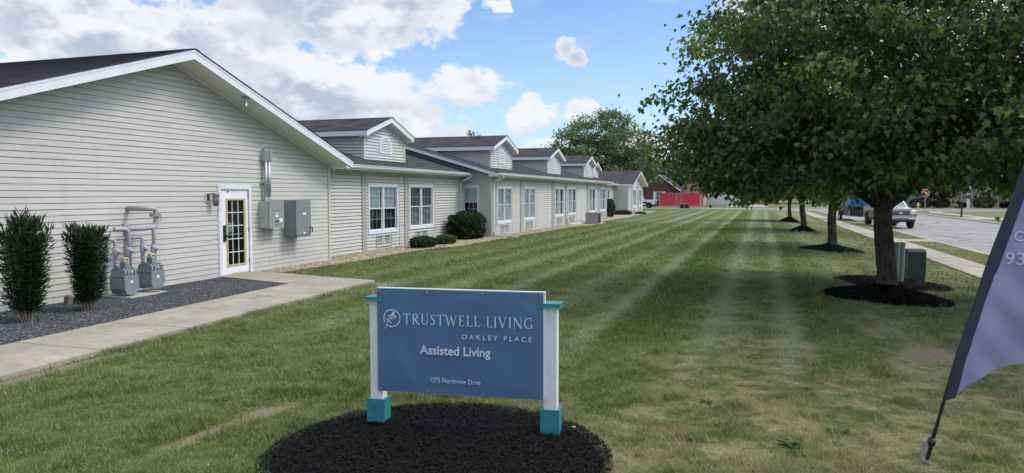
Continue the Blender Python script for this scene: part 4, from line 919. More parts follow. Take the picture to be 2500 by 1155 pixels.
# conduits
Cn = thing('electrical_conduit', 'pair of galvanised conduits with elbow housings rising above the grey switch boxes', 'conduit', (X0, 15.8, 1.8))
for y in (15.78, 15.91):
    n0 = .11; k = MB(); k.tube([FA.p(y, 1.81, n0), FA.p(y, 2.86, n0)], .045, 10); obj('conduit_pipe', k, M_GALV, Cn, smooth=True)
    k = MB(); pts = [FA.p(y - .065, 2.86, 0)]
    k.prism([FA.p(y - .06, 2.90, .0), FA.p(y - .06, 2.9, .14), FA.p(y - .05, 2.84, .16), FA.p(y - .05, 2.84, .04)], (0, .11, 0)); fbox(k, FA, y - .06, y + .055, 2.88, 3.10, .005, .17); k.lathe(FA.p(y, 3.10, .085), [(.075, 0), (.06, .03), (.02, .05)], 12); obj('elbow_housing', k, M_GALV, Cn, bevel=.02)
    k = MB(); fbox(k, FA, y - .035, y + .03, 2.90, 3.08, .171, .18); obj('cover_plate', k, M_GREYB, Cn, bevel=.003)
    k = MB(); k.lathe(FA.p(y, 1.815, n0), [(.058, 0), (.058, .06), (.05, .08)], 10); k.lathe(FA.p(y, 2.82, n0), [(.055, 0), (.055, .05)], 10); obj('coupling', k, M_GALV, Cn)
k = MB(); fbox(k, FA, 15.66, 16.0, 2.24, 2.28, .0, .06); fbox(k, FA, 15.72, 15.97, 2.245, 2.275, .155, .162); obj('strap', k, M_GALV, Cn)
Bx = thing('switch_box', 'smaller light grey electrical box with stickers, under the conduits', 'electrical box', (X0, 15.9, 1.13))
k = MB(); fbox(k, FA, 15.60, 16.20, 1.13, 1.80, .012, .30); obj('box_body', k, M_BEIGEB, Bx, bevel=.006); k = MB(); fbox(k, FA, 15.595, 16.205, 1.12, 1.81, .302, .33); obj('box_door', k, M_GREYB, Bx, bevel=.006)
def sticker(par, s0, s1, z0, z1, n, m): k = MB(); fbox(k, FA, s0, s1, z0, z1, n, n + .002); return obj('sticker', k, m, par)
for a_, b_, c_, d_, m_ in ((15.82, 15.99, 1.545, 1.575, M_BLACK), (15.85, 15.96, 1.47, 1.53, M_LABEL), (15.85, 15.96, 1.40, 1.455, M_LABEL), (15.83, 16.0, 1.335, 1.375, M_RED), (15.83, 16.0, 1.27, 1.305, M_BLACK), (15.83, 16.0, 1.185, 1.215, M_BLACK), (16.01, 16.15, 1.27, 1.36, M_LABEL), (16.12, 16.16, 1.16, 1.18, M_LABEL)): sticker(Bx, a_, b_, c_, d_, .3305, m_)
k = MB(); fbox(k, FA, 15.87, 15.90, 1.485, 1.52, .3330, .3340); fbox(k, FA, 15.92, 15.945, 1.485, 1.52, .3330, .3340)
fbox(k, FA, 15.84, 15.985, 1.56, 1.565, .333, .334); obj('printing', k, M_BLACK, Bx)
k = MB(); fbox(k, FA, 15.845, 15.985, 1.352, 1.360, .333, .334); fbox(k, FA, 15.85, 15.98, 1.556, 1.563, .3345, .335); fbox(k, FA, 15.85, 15.98, 1.197, 1.204, .333, .334); obj('printing', k, M_LABEL, Bx)
Bx = thing('switch_box', 'larger dark grey electrical cabinet with a black handle, right of the smaller box', 'electrical box', (X0, 16.9, .84))
k = MB(); fbox(k, FA, 16.62, 17.27, .88, 1.83, .012, .40); obj('box_body', k, M_GREYP, Bx, bevel=.008); k = MB(); fbox(k, FA, 16.61, 17.28, .90, 1.835, .402, .425); obj('box_door', k, M_GREYP, Bx, bevel=.008)
k = MB(); fbox(k, FA, 16.66, 17.24, .83, .878, .06, .41); obj('base_flange', k, M_GREYP, Bx)
k = MB(); k.tube([FA.p(17.23, 1.08, .426), FA.p(17.23, 1.08, .47), FA.p(17.27, 1.07, .475), FA.p(17.28, .95, .475)], .016, 6); obj('handle', k, M_BLACK, Bx)
for a_, b_, c_, d_, m_ in ((16.91, 17.04, 1.50, 1.535, M_RED), (16.91, 17.04, 1.42, 1.499, M_LABEL), (16.93, 17.02, .965, .985, M_RED), (16.93, 17.02, .915, .964, M_LABEL)): sticker(Bx, a_, b_, c_, d_, .4255, m_)
# gas meters -----------------------------------------------------
G = thing('gas_meter_set', 'two grey gas meters hung on lilac-grey painted pipes beside the gable wall', 'gas meters', (-11.35, 11.1, 0))
def pipe(name, pts, r_, m=M_PIPE, seg=12):
    # rounded path
    P = [Vector(p) for p in pts]; out_ = [P[0]]
    for a_, b_, c_ in zip(P, P[1:], P[2:]):
        u, v = (a_ - b_), (c_ - b_); t = min(.11, u.length * .49, v.length * .49); u.normalize(); v.normalize(); A, B = b_ + u * t, b_ + v * t
        for q in range(6): f = q / 5; out_.append(A * (1 - f) ** 2 + b_ * 2 * f * (1 - f) + B * f * f)
    out_.append(P[-1]); k = MB(); k.tube(out_, r_, seg); return obj(name, k, m, G, smooth=True)
xg = -11.35
pipe('pipe', [(XA + .01, 11.50, 1.70), (xg, 11.50, 1.70), (xg + .02, 11.72, 1.70), (xg, 11.72, 1.33), (xg, 11.5, 1.32), (xg, 10.98, 1.32)], .052)
pipe('pipe', [(xg, 11.5, 1.32), (xg + .02, 11.64, 1.32), (xg + .02, 11.64, .60)], .038)
pipe('pipe', [(xg - .02, 10.72, 1.32), (xg, 10.80, 1.325), (xg + .02, 11.02, 1.32), (xg + .02, 11.02, .60)], .042)
pipe('pipe', [(xg - .06, 10.50, 1.14), (xg - .06, 11.3, 1.14), (xg, 11.37, 1.14), (xg, 11.37, .60)], .036)
pipe('pipe', [(xg - .06, 10.52, 1.14), (xg, 10.72, 1.14), (xg, 10.72, .60)], .036)
pipe('pipe', [(xg, 10.98, 1.32), (xg - .03, 10.80, 1.32)], .05)
k = MB(); k.box((xg - .12, 11.02, 0.02), (xg - .06, 11.09, 1.40)); k.box((xg - .13, 10.99, 1.385), (xg - .05, 11.14, 1.42)); obj('support_post', k, M_PIPE, G)
k = MB()
for z, r_ in ((1.32, .062), (1.14, .046)): k.lathe((xg - .03, 11.10, z), [(r_, 0), (r_, .02)], 14, axis='y')
obj('pipe_clamp', k, M_GREYP, G)
k = MB(); k.lathe((xg, 11.72, 1.545), [(.11, 0), (.11, .022)], 16); k.lathe((xg, 11.72, 1.572), [(.11, 0), (.11, .022)], 16)
for q in range(8):
    an = q * math.pi / 4; k.tube([(xg + .09 * math.cos(an), 11.72 + .09 * math.sin(an), 1.53), (xg + .09 * math.cos(an), 11.72 + .09 * math.sin(an), 1.61)], .01, 6)
k.tube([(xg, 11.77, 1.44), (xg, 11.87, 1.44), (xg, 11.87, 1.56)], .01, 6); obj('flange', k, mat('flange_brassy', (.36, .34, .27), .5, .2, 20), G)
for y, z in ((10.72, .90), (11.02, .90), (11.37, .92), (11.64, .90)):
    k = MB(); k.lathe((xg + .01, y, z - .10), [(.045, 0), (.05, .03), (.06, .05), (.06, .14), (.05, .17), (.045, .2)], 12); k.lathe((xg + .11, y, z), [(.03, -.1), (.04, -.06), (.04, -.02), (.018, 0), (.018, .012)], 10, axis='x'); k.lathe((xg, y + .075, z), [(.02, -.02), (.02, .02)], 8, axis='y')
    k.lathe((xg + .01, y, z - .20), [(.05, 0), (.05, .035)], 8); k.lathe((xg + .01, y, z - .26), [(.042, 0), (.042, .035)], 10)
    obj('valve', k, M_PIPE, G, smooth=False)
def meter(yc, z0=.12):
    A = MB(); hw, hd = .155, .19
    pr = [(-hw, .10), (-hw, .33), (hw, .33), (hw, .10), (hw * .72, .015), (hw * .35, 0), (-hw * .35, 0), (-hw * .72, .015)]
    A.prism([(xg - hd * .75, yc + a_, z0 + b_) for a_, b_ in pr], (hd * 1.75, 0, 0)); M_ = obj('meter', A, M_METER, G, bevel=.02)
    B = MB()      # bolted flange rims, front and back
    for xx in (xg + hd - .005, xg - hd * .55):
        pr2 = [(a_ * 1.07, .335 if b_ > .2 else b_ * 1.0 - .012) for a_, b_ in pr]; B.prism([(xx, yc + a_, z0 + b_) for a_, b_ in pr2], (.022, 0, 0))
        for a_, b_ in pr2 + [(-hw * 1.07, .22), (hw * 1.07, .22), (0, -.012), (-hw * 1.07, .16), (hw * 1.07, .16), (-hw * 1.07, .28), (hw * 1.07, .28)]:
            B.lathe((xx + .011, yc + a_, z0 + b_), [(.013, -.018), (.013, .018)], 6, axis='x')
    B.box((xg - hd * .8, yc - hw * 1.08, z0 + .325), (xg + hd + .01, yc + hw * 1.08, z0 + .348)); obj('rim', B, M_METER, M_)
    T = MB()
    for q in range(4):
        y = yc - hw + .04 + q * .078; T.prism([(xg - hd * .7, y - .034, z0 + .349), (xg + hd * .95, y - .034, z0 + .349), (xg + hd * .95, y - .026, z0 + .43), (xg + hd * .6, y - .02, z0 + .47), (xg - hd * .6, y - .02, z0 + .47), (xg - hd * .7, y - .026, z0 + .43)], (0, .06, 0))
    T.box((xg - .07, yc - .12, z0 + .35), (xg + .1, yc + .12, z0 + .46)); obj('top_casting', T, M_METER, M_, bevel=.015)
    I = MB(); I.box((xg - .02, yc - .055, z0 + .45), (xg + .12, yc + .06, z0 + .60)); I.box((xg + .1, yc + .0, z0 + .46), (xg + .13, yc + .05, z0 + .52)); obj('index_box', I, M_METER, M_, bevel=.01)
    Y_ = MB(); Y_.box((xg - .0, yc - .05, z0 + .602), (xg + .1, yc + .055, z0 + .68)); obj('dial', Y_, M_YEL, M_, bevel=.006); D_ = MB(); D_.box((xg + .101, yc - .03, z0 + .635), (xg + .103, yc + .035, z0 + .655)); D_.box((xg + .101, yc - .025, z0 + .615), (xg + .103, yc + .02, z0 + .623)); obj('dial_figures', D_, M_BLACK, M_)
    S = MB(); S.box((xg + hd + .019, yc - .03, z0 + .2), (xg + hd + .021, yc + .03, z0 + .25)); S.box((xg + hd * .96, yc - .02, z0 + .40), (xg + hd * .98, yc + .05, z0 + .425)); obj('sticker', S, M_LABEL, M_)
meter(10.88, .10); meter(11.53, .13)
k = MB(); k.box((-11.72, 10.72, -.05), (-11.02, 11.42, .052)); k.box((-11.5, 11.43, -.05), (-11.1, 11.75, .04)); o = obj('concrete_pad', k, M_CONC, None, bevel=.01); tag(o, 'small stained concrete pad in the dark gravel below the gas meters', 'concrete pad')
# timber stub by the wall
k = MB(); k.box((-11.56, 9.78, 0), (-11.46, 9.88, .17)); k.box((-11.5, 9.90, 0), (-11.42, 9.96, .14)); k.box((-11.54, 9.80, .17), (-11.48, 9.86, .18)); o = obj('timber_stub', k, mat('weathered_timber', (.16, .14, .11), .9, .4, 25), None); tag(o, 'short weathered timber stub in dark gravel between the tall shrubs', 'timber stub')

# ------------------------------------------------------------------ foliage helpers
MAPLE = (np.array([(0, 0, 0), (.16, .08, 0), (.40, .20, 0), (.30, .40, 0), (.50, .74, 0), (.24, .70, 0), (0, 1.12, 0), (-.24, .70, 0), (-.50, .74, 0), (-.30, .40, 0), (-.40, .20, 0), (-.16, .08, 0)], float),
         np.array([(0, 1, 3), (1, 2, 3), (0, 3, 5), (3, 4, 5), (0, 5, 6), (0, 6, 7), (0, 7, 9), (7, 8, 9), (0, 9, 11), (9, 10, 11)]))
OVAL = (np.array([(0, 0, 0), (.3, .3, 0), (.26, .7, 0), (0, 1, 0), (-.26, .7, 0), (-.3, .3, 0)], float), np.array([(0, 1, 2), (0, 2, 3), (0, 3, 4), (0, 4, 5)]))
BLADE = (np.array([(-.05, 0, 0), (.05, 0, 0), (.045, .5, .02), (0, 1, -.05), (-.045, .5, .02)], float), np.array([(0, 1, 2), (0, 2, 4), (4, 2, 3)]))
def leaves(name, P, D, N, S, rnd, m, tpl, parent=None, fold=.25, curl=.25):
    """P base points, D tip directions, N rough normals, S sizes"""
    T, Fc = tpl; n = len(P); D = D / np.linalg.norm(D, axis=1, keepdims=True); X = np.cross(D, N); X /= np.linalg.norm(X, axis=1, keepdims=True) + 1e-9; N = np.cross(X, D)
    t = T[None] * S[:, None, None]; zz = np.abs(T[:, 0])[None] * fold * S[:, None] - (T[:, 1] ** 2)[None] * curl * S[:, None] * rng.uniform(.2, 1.4, (n, 1))
    V = P[:, None] + X[:, None] * t[..., :1] + D[:, None] * t[..., 1:2] + N[:, None] * (zz[..., None] + t[..., 2:3])
    F = (Fc[None] + (np.arange(n) * len(T))[:, None, None]).reshape(-1, 3)
    return np_obj(name, V.reshape(-1, 3), F, m, np.repeat(rnd, len(T)), parent)
def unit(n):
    v = rng.normal(size=(n, 3)); return v / np.linalg.norm(v, axis=1, keepdims=True)
def trunk_mesh(mb, th, tr, fork, lean=(0, 0), flare=1.45):
    pts, rr = [], []
    for k in range(15):
        f = k / 14; z = -.12 + (th + .12) * f; pts.append((lean[0] * f * f + .02 * math.sin(f * 7), lean[1] * f * f + .02 * math.sin(f * 5 + 1), z)); rr.append(tr * (1 + (flare - 1) * math.exp(-max(z, 0) / .16)) * (1 - .12 * f) * (1 + .10 * max(0, (f - .82)) / .18))
    mb.tube(pts, rr, 22, jit=.16); return Vector(pts[-1])
def limb(mb, a, b, r0, r1, sag=.0, n=7, seg=8, wig=.08):
    a, b = Vector(a), Vector(b); d = b - a; L = d.length; P, Q = [], []
    for k in range(n + 1):
        f = k / n; p = a + d * f + Vector((0, 0, sag * 4 * f * (1 - f))); p += Vector((noise.noise(p * 1.3 + Vector((3, 0, 0))), noise.noise(p * 1.3 + Vector((0, 7, 0))), noise.noise(p * 1.3))) * wig * L * (f * (1.2 - f)) * 1.6
        P.append(p); Q.append(r0 + (r1 - r0) * f ** .8)
    mb.tube(P, Q, seg, jit=.15); return P
def maple(name, label, loc, th, tr, cen, rad, ncl, per, ls, seed, lean=(0, 0), limbs=9, group='maple trees in a row along the sidewalk', m=M_MAPLE, bark=M_BARK, tpl=MAPLE, zlow=1.9, droop=.5, extra=(), clr=(.32, .62), twig=True, gap=.0, avoid=None, sigf=.5):
    """cen: crown centre, rad: (rx, ry, r_up, r_down) in the tree's own frame"""
    global rng
    rng = np.random.default_rng(seed); rs = random.Random(seed); root = thing(name, label, 'tree', loc, 0, group)
    tb = MB(); top = trunk_mesh(tb, th, tr, None, lean); cx, cy, cz = cen
    paths = []
    for k in range(limbs):
        a = 2 * math.pi * k / limbs + rs.uniform(-.25, .25); up = rs.uniform(.1, .95) if k % 3 else rs.uniform(.9, 1.25); rr = rs.uniform(.55, .8) * (1.15 - up * .65)
        e = Vector((cx + rad[0] * rr * math.cos(a), cy + rad[1] * rr * math.sin(a), cz - rad[3] * .35 + (rad[2] + rad[3] * .35) * .72 * up)); st = top - Vector((0, 0, rs.uniform(.02, .3)))
        paths.append(limb(tb, st, e, tr * rs.uniform(.36, .52), .018, sag=-.12 + .1 * up, n=10, seg=9))
    for e, r0 in extra: paths.append(limb(tb, top - Vector((0, 0, .2)), Vector(e), r0, .02, sag=.0, n=10, seg=10))
    nodes = [p for P in paths for p in P[2:]]
    cl = []; tries = 0
    while len(cl) < ncl and tries < ncl * 30:
        tries += 1; v = Vector((rs.gauss(0, 1), rs.gauss(0, 1), rs.gauss(0, 1))).normalized() * rs.random() ** .36
        if v.length < .33: continue
        rz = rad[2] if v.z > 0 else rad[3]; wob = 1 + .22 * noise.noise(v.normalized() * 2.1 + Vector((seed, 0, 0)))
        p = Vector((cx + v.x * rad[0] * wob, cy + v.y * rad[1] * wob, cz + v.z * rz * wob)); d = math.hypot(p.x - cx, p.y - cy) / max(rad[0], rad[1]); p.z -= droop * d * d
        if p.z < zlow + rs.uniform(-.15, .25) - (.6 * float(sst(d, .55, .95)) if p.x < cx else 0): continue
        if gap and noise.noise(p * .9 + Vector((seed, 3, 1))) < -gap: continue
        if avoid and avoid(p): continue
        cl.append(p)
    if twig:
        for p in cl:
            q = min(nodes, key=lambda n_: (n_ - p).length_squared); limb(tb, q, p, .016, .004, n=3, seg=4, wig=.12)
    obj('trunk', tb, bark, root, smooth=True, world=False)
    n = len(cl) * per; ci = np.repeat(np.arange(len(cl)), per); Cc = np.array([tuple(p) for p in cl])[ci]
    sg = rng.uniform(clr[0], clr[1], len(cl))[ci][:, None] * sigf; off = rng.normal(size=(n, 3)) * sg * np.array([1.15, 1.15, .62]); P = Cc + off
    rad_ = P - np.array([[cx, cy, cz]]); ho = rad_.copy(); ho[:, 2] = 0; ho /= np.linalg.norm(ho, axis=1, keepdims=True) + 1e-6
    D = ho * .55 + unit(n) * .75 + np.array([[0, 0, -.55]]); N = unit(n) * .8 + np.array([[0, 0, 1.]]) + ho * .45
    r_ = np.clip(rng.normal(.36, .18, n) + rng.normal(0, .17, len(cl))[ci] + .35 * (rng.uniform(0, 1, len(cl)) > .93)[ci], 0, 1)
    S = ls * rng.uniform(.45, 1.35, n)
    leaves('crown', P, D, N, S, r_, m, tpl, root, fold=.42, curl=.35); return root
# ------------------------------------------------------------------ the maples
T1 = maple('maple_tree', 'nearest maple with thick mossy trunk and huge spreading crown', (2.6, 15.95, gzf(2.6, 15.95) + .1), 1.85, .178, (-.25, .3, 3.9), (4.1, 4.1, 4.6, 2.3), 470, 155, .100, 5, lean=(-.12, .0), limbs=11, zlow=2.25, droop=.85, clr=(.3, .68), gap=.22, extra=[((2.6, .2, 3.6), .10), ((-2.8, -.2, 3.2), .085), ((-.6, 1, 6.2), .11), ((1.2, -.6, 6.0), .10)])
T2 = maple('maple_tree', 'second maple with a low fork, behind the nearest maple', (2.87, 28.7, gzf(2.87, 28.7) + .12), 1.55, .155, (0, 0, 3.6), (3.3, 3.3, 3.4, 2.3), 230, 70, .145, 21, limbs=8, zlow=2.25, droop=.7)
T3 = maple('maple_tree', 'third maple in the row, slightly leaning trunk above a peaked mulch ring', (2.8, 42.2, gzf(2.8, 42.2) + .15), 1.45, .15, (0, 0, 3.5), (3.4, 3.4, 3.3, 2.3), 210, 60, .16, 33, lean=(-.12, 0), limbs=8, zlow=1.65, droop=.75)
maple('maple_tree', 'farthest and smallest maple of the row, straight slim trunk', (2.8, 57.0, gzf(2.8, 57) + .15), 1.45, .13, (0, 0, 3.5), (3.4, 3.2, 3.1, 2.3), 200, 42, .21, 44, limbs=8, zlow=1.6, droop=.8)
maple('maple_tree', 'dark maple crown overhanging from the right, trunk out of view', (7.85, 13.6, -.25), 2.3, .2, (-.4, 0, 4.6), (4.7, 4.6, 4.6, 2.6), 330, 110, .105, 61, limbs=12, zlow=2.5, droop=.6, group=None, clr=(.3, .7), gap=.16)

# ------------------------------------------------------------------ trees beyond the roofs and in the distance
def far_tree(label, loc, th, tr, cen, rad, ncl, per, ls, seed, m=M_FAR, name='tree', **k):
    return maple(name, label, loc, th, tr, cen, rad, ncl, per, ls, seed, m=m, bark=M_BARK2, tpl=OVAL, group=k.pop('group', None), **k)
far_tree('tall airy tree with fine leaves rising behind the far end of the roofs', (-18.2, 94, -.1), 3.2, .3, (0, 0, 7.0), (7.3, 6.5, 5.6, 4.2), 430, 85, .26, 71, m=M_LOCUST, name='locust_tree', limbs=13, zlow=2.5, droop=.8, clr=(.8, 1.5), sigf=.40, gap=.10)
far_tree('treetop just showing over the second dormer roof', (-31.9, 84.3, -.1), 4, .25, (0, 0, 6.3), (2.6, 2.6, 3.0, 3), 110, 60, .26, 72, m=M_LOCUST, limbs=6, zlow=3, droop=.4, twig=False)
XY = [(-33, 112, 7, 'H'), (-27, 158, 9, 'A'), (-19, 166, 10, 'B'), (-11, 172, 9, 'C'), (-3, 178, 10, 'D'), (6, 176, 9, 'E'), (14, 182, 10, 'F'), (23, 176, 9, 'G')]
BG = ['low bushy tree behind the far gabled end of the building', 'green tree behind the left side of the brick house', 'green tree directly behind the brick house', 'tree behind the gap between brick house and white garage', 'tree behind the white garage', 'tree standing right of the white garage', 'distant tree behind the concrete driveway', 'distant tree behind the blue trailer']
proto = None
for (x, y, h, _), lb in zip(XY, BG):
    if proto is None: proto = far_tree(lb, (x, y, -.3), 1.6, .22, (0, 0, 4.2), (4.6, 4.4, 3.6, 3.2), 170, 60, .38, 80, name='background_tree', limbs=7, zlow=1.3, clr=(.8, 1.4), group='trees behind the far houses'); proto.scale = (h / 7.8,) * 3
    else: dup(proto, (x, y, -.3), x * 1.7, lb, (h / 7.8 * 1.15, h / 7.8 * 1.15, h / 7.8))
for (x, y, s, lb) in [(31, 152, 1.2, 'broad tree behind the left end of the tan brick house'), (44, 156, 1.35, 'broad tree behind the right end of the tan brick house'), (58, 150, 1.3, 'tree right of the tan brick house'), (22.0, 133.5, .6, 'leafy tree left of the tan brick house behind the stop sign')]:
    dup(proto, (x, y, -.3), x, lb, (s * 1.1, s * 1.1, s))
# ------------------------------------------------------------------ shrubs
def tall_shrub(loc, h, label, seed, wt):
    global rng
    rng = np.random.default_rng(seed); rs = random.Random(seed); root = thing('tall_shrub', label, 'shrub', loc, 0, 'tall dark shrubs against the gable wall'); sb = MB(); P, D = [], []
    ns = 34
    for k in range(ns):
        a = rs.uniform(0, 6.28); r1 = wt * math.sqrt(rs.random()); hh = h * rs.uniform(.76, 1.04); b = Vector((.10 * math.cos(a) * rs.random(), .14 * math.sin(a) * rs.random(), 0)); t = Vector((r1 * math.cos(a) * .8, r1 * math.sin(a), hh))
        path = [b, b.lerp(t, .3) + Vector((r1 * .12 * math.cos(a), r1 * .18 * math.sin(a), 0)), b.lerp(t, .65) + Vector((r1 * .12 * math.cos(a), r1 * .14 * math.sin(a), 0)), t]; sb.tube(path, [.009, .006, .004, .002], 5)
        for q in range(300):
            f = .14 + .86 * rs.random() ** .85; i = min(2, int(f * 3)); g = f * 3 - i; p = path[i].lerp(path[i + 1], g); an = rs.uniform(0, 6.28); sp = rs.uniform(.0, .10)
            p = p + Vector((math.cos(an) * sp, math.sin(an) * sp, rs.uniform(-.03, .03))); P.append(tuple(p)); D.append((math.cos(an) * .9, math.sin(an) * .9, rs.uniform(-.2, 1.2) + (1.4 if f > .9 else 0)))
    obj('stems', sb, M_STEM, root, world=False); P, D = np.array(P), np.array(D); n = len(P)
    S = rng.uniform(.06, .125, n) * 1.0; S[P[:, 2] > h * .86] *= 1.25
    r_ = np.clip(rng.normal(.35, .2, n) + .3 * (P[:, 2] > h * .85), 0, 1)
    leaves('foliage', P, D, unit(n) + np.array([[0, 0, .5]]), S, r_, M_YEW, (BLADE[0] * np.array([1.5, 1, 1]), BLADE[1]), root, fold=0, curl=.15); return root
tall_shrub((-10.54, 8.28, .02), 1.62, 'taller vase-shaped dark green shrub at the left, fine bamboo-like leaves', 91, .34)
tall_shrub((-10.61, 9.43, .02), 1.40, 'shorter vase-shaped dark green shrub nearer the gas meters', 92, .28)
def ball_shrub(name, label, loc, rad, n, ls, m, seed, group=None, cat='bush', power=2.2):
    global rng
    rng = np.random.default_rng(seed); root = thing(name, label, cat, loc, 0, group); v = unit(n); r_ = rng.uniform(.55, 1, n) ** .35
    wob = 1 + .09 * np.sin(v[:, 0] * 6 + seed) * np.cos(v[:, 1] * 5) + .05 * np.sin(v[:, 2] * 11 + v[:, 0] * 7); k = (np.abs(v) ** power).sum(1) ** (-1 / power)
    P = v * (k * r_ * wob)[:, None] * np.array(rad)[None]; P[:, 2] += rad[2] * .93; P[:, 2] = np.maximum(P[:, 2], .03)
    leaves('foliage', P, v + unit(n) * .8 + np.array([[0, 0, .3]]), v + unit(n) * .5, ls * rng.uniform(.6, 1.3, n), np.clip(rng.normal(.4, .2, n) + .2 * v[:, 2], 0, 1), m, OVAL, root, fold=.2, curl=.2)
    sb = MB(); rs = random.Random(seed)
    for q in range(9):
        a = rs.uniform(0, 6.28); sb.tube([(0.03 * math.cos(a), .03 * math.sin(a), 0), (rad[0] * .3 * math.cos(a), rad[1] * .3 * math.sin(a), rad[2] * .7), (rad[0] * .65 * math.cos(a), rad[1] * .65 * math.sin(a), rad[2] * 1.3)], [.014, .01, .004], 5)
    obj('stems', sb, M_STEM, root, world=False); return root
ball_shrub('round_bush', 'low dark green rounded bush under the second window pair', (-11.35, 24.33, .01), (.40, .70, .215), 4600, .055, M_BUSH, 101)
ball_shrub('round_bush', 'low lighter green rounded bush beside the downspout corner', (-11.28, 26.3, .01), (.34, .55, .19), 3600, .055, M_BUSH2, 102)
ball_shrub('clipped_bush', 'large clipped dark bush in the inner corner before the single window', (-11.72, 29.75, .01), (.62, 1.12, .60), 14000, .075, M_BUSH, 103, power=3)
ball_shrub('clipped_bush', 'tall narrow dark bush at the far end of the window wall', (-11.55, 61.6, .01), (.6, 1.5, .78), 6000, .11, M_BUSH, 104, power=2.6)
ball_shrub('low_plant', 'small sprawling plant in pebbles at the far inner corner', (-11.4, 69.0, .01), (.8, 1.2, .16), 1400, .14, M_BUSH, 105, cat='plant')
ball_shrub('low_plant', 'tiny low plant on pebbles beyond the condenser', (-10.1, 71.5, .01), (.5, .7, .08), 500, .12, M_BUSH2, 106, cat='plant')
# weeds in the dry grass, bottom right
def weed(loc, label, seed, s=.12):
    global rng
    rng = np.random.default_rng(seed); n = 26; a = rng.uniform(0, 6.28, n); D = np.stack([np.cos(a), np.sin(a), rng.uniform(.15, .7, n)], 1); P = D * rng.uniform(.0, s * .8, n)[:, None] * np.array([[1, 1, .3]]) + np.array([[0, 0, .015]])
    o = leaves('weed', P, D, np.tile([0, 0, 1.], (n, 1)), s * rng.uniform(.5, 1, n), rng.uniform(.5, 1, n), M_BUSH2, OVAL); o.location = loc; return tag(o, label, 'weed', 'broadleaf weeds in the dry grass')
for i, (x, y, s, lb) in enumerate([(.74, 6.55, .085, 'leafy weed patch left of the flag pole foot'), (.62, 7.9, .07, 'small weed rosette in straw-coloured grass beyond the flag'), (-.35, 7.1, .055, 'single pale weed right of the sign bed'), (.35, 6.1, .085, 'spreading weed near the bottom edge, left of the flag spike'), (-.2, 6.45, .055, 'small weed by the right rim of the mulch bed')]): weed((x, y, 0), lb, 120 + i, s)

# ------------------------------------------------------------------ the sign
SG = thing('yard_sign', 'blue assisted living sign on two white posts with teal caps and sleeves', 'sign', (-2.28, 5.66, 0), R(5.9))
def lobj(name, k, m, p=SG, **kw): return obj(name, k, m, p, world=False, **kw)
M_POST = mat('weathered_white_post', (.70, .70, .69), .6, .05, 6, bump=.2)
def post_dirt():
    t = M_POST.node_tree; b = t.nodes['Principled BSDF']; old = b.inputs['Base Color'].links[0].from_socket; g = nn(t, 'ShaderNodeNewGeometry')
    mp = nn(t, 'ShaderNodeMapping'); mp.inputs['Scale'].default_value = (22, 22, 3.5); t.links.new(g.outputs[0], mp.inputs[0]); n = nn(t, 'ShaderNodeTexNoise'); n.inputs['Scale'].default_value = 1.6; n.inputs['Detail'].default_value = 9; n.inputs['Roughness'].default_value = .75; t.links.new(mp.outputs[0], n.inputs[0])
    n2 = nn(t, 'ShaderNodeTexNoise'); n2.inputs['Scale'].default_value = 4; t.links.new(g.outputs[0], n2.inputs[0])
    f = mth(t, 'MULTIPLY', maprange(t, n.outputs[0], .56, .68), maprange(t, n2.outputs[0], .46, .62)); t.links.new(mixc(t, mth(t, 'MULTIPLY', f, .8), old, (.20, .19, .17)), b.inputs['Base Color'])
post_dirt()
for x, y, zt in ((-.757, .0, 1.085), (.757, .0, 1.075)):
    k = MB(); k.box((x - .054, y - .054, .0), (x + .054, y + .054, zt)); P_ = lobj('post', k, M_POST, bevel=.004)
    k = MB(); k.prism([(x - .085, y - .085, zt + .001), (x + .085, y - .085, zt + .001), (x + .085, y + .085, zt + .001), (x - .085, y + .085, zt + .001)], (0, 0, .034)); lobj('cap', k, M_TEAL, P_, bevel=.003)
    k = MB()
    for a_, b_ in (((-.078, -.078), (.078, -.060)), ((-.078, .060), (.078, .078)), ((-.078, -.06), (-.06, .06)), ((.06, -.06), (.078, .06))): k.box((x + a_[0], y + a_[1], -.05), (x + b_[0], y + b_[1], .235))
    lobj('sleeve', k, M_TEAL, P_, bevel=.002)
PX0, PX1, PZ0, PZ1, PY = -.735, .705, .315, 1.195, -.072
k = MB(); k.box((PX0, PY, PZ0 - .005), (PX1 + .012, PY + .036, PZ1 + .008)); PN = lobj('panel', k, M_TRIM, bevel=.002)
k = MB(); k.box((PX0 - .012, PY + .036, .36), (PX0 + .10, PY + .04, .47)); k.box((PX0 - .03, PY + .02, .55), (PX0, PY + .04, 1.05)); lobj('bracket', k, M_TRIM, PN)
M_VINYL = mat('blue_vinyl_banner', (.085, .152, .275), .42, .06, 2.5, bump=.12, bscale=400, spec=.4)
nx, nz = 60, 36; V = []; 
for j in range(nz + 1):
    for i in range(nx + 1):
        u, v = i / nx, j / nz; x = PX0 + .003 + (PX1 - PX0 - .006) * u; z = PZ0 + (PZ1 - PZ0) * v
        w_ = .0035 * math.sin(u * 9 + v * 3) * math.sin(v * 7 + 1) + .012 * math.exp(-((u - .08 - (1 - v) * .10) / .045) ** 2) * math.exp(-((v - .30) / .16) ** 2) + .003 * math.sin(v * 42) * math.exp(-(u / .04) ** 2) + .003 * math.sin(v * 37 + 1) * math.exp(-((1 - u) / .03) ** 2) + .003 * math.exp(-((u + v - 1.75) / .06) ** 2)
        e = min(1, min(u, 1 - u) * 14, min(v, 1 - v) * 9) ; V.append((x, PY - .004 - max(0, w_ + .003) * (e * .85 + .15), z))
F = [(j * (nx + 1) + i, j * (nx + 1) + i + 1, (j + 1) * (nx + 1) + i + 1, (j + 1) * (nx + 1) + i) for j in range(nz) for i in range(nx)]
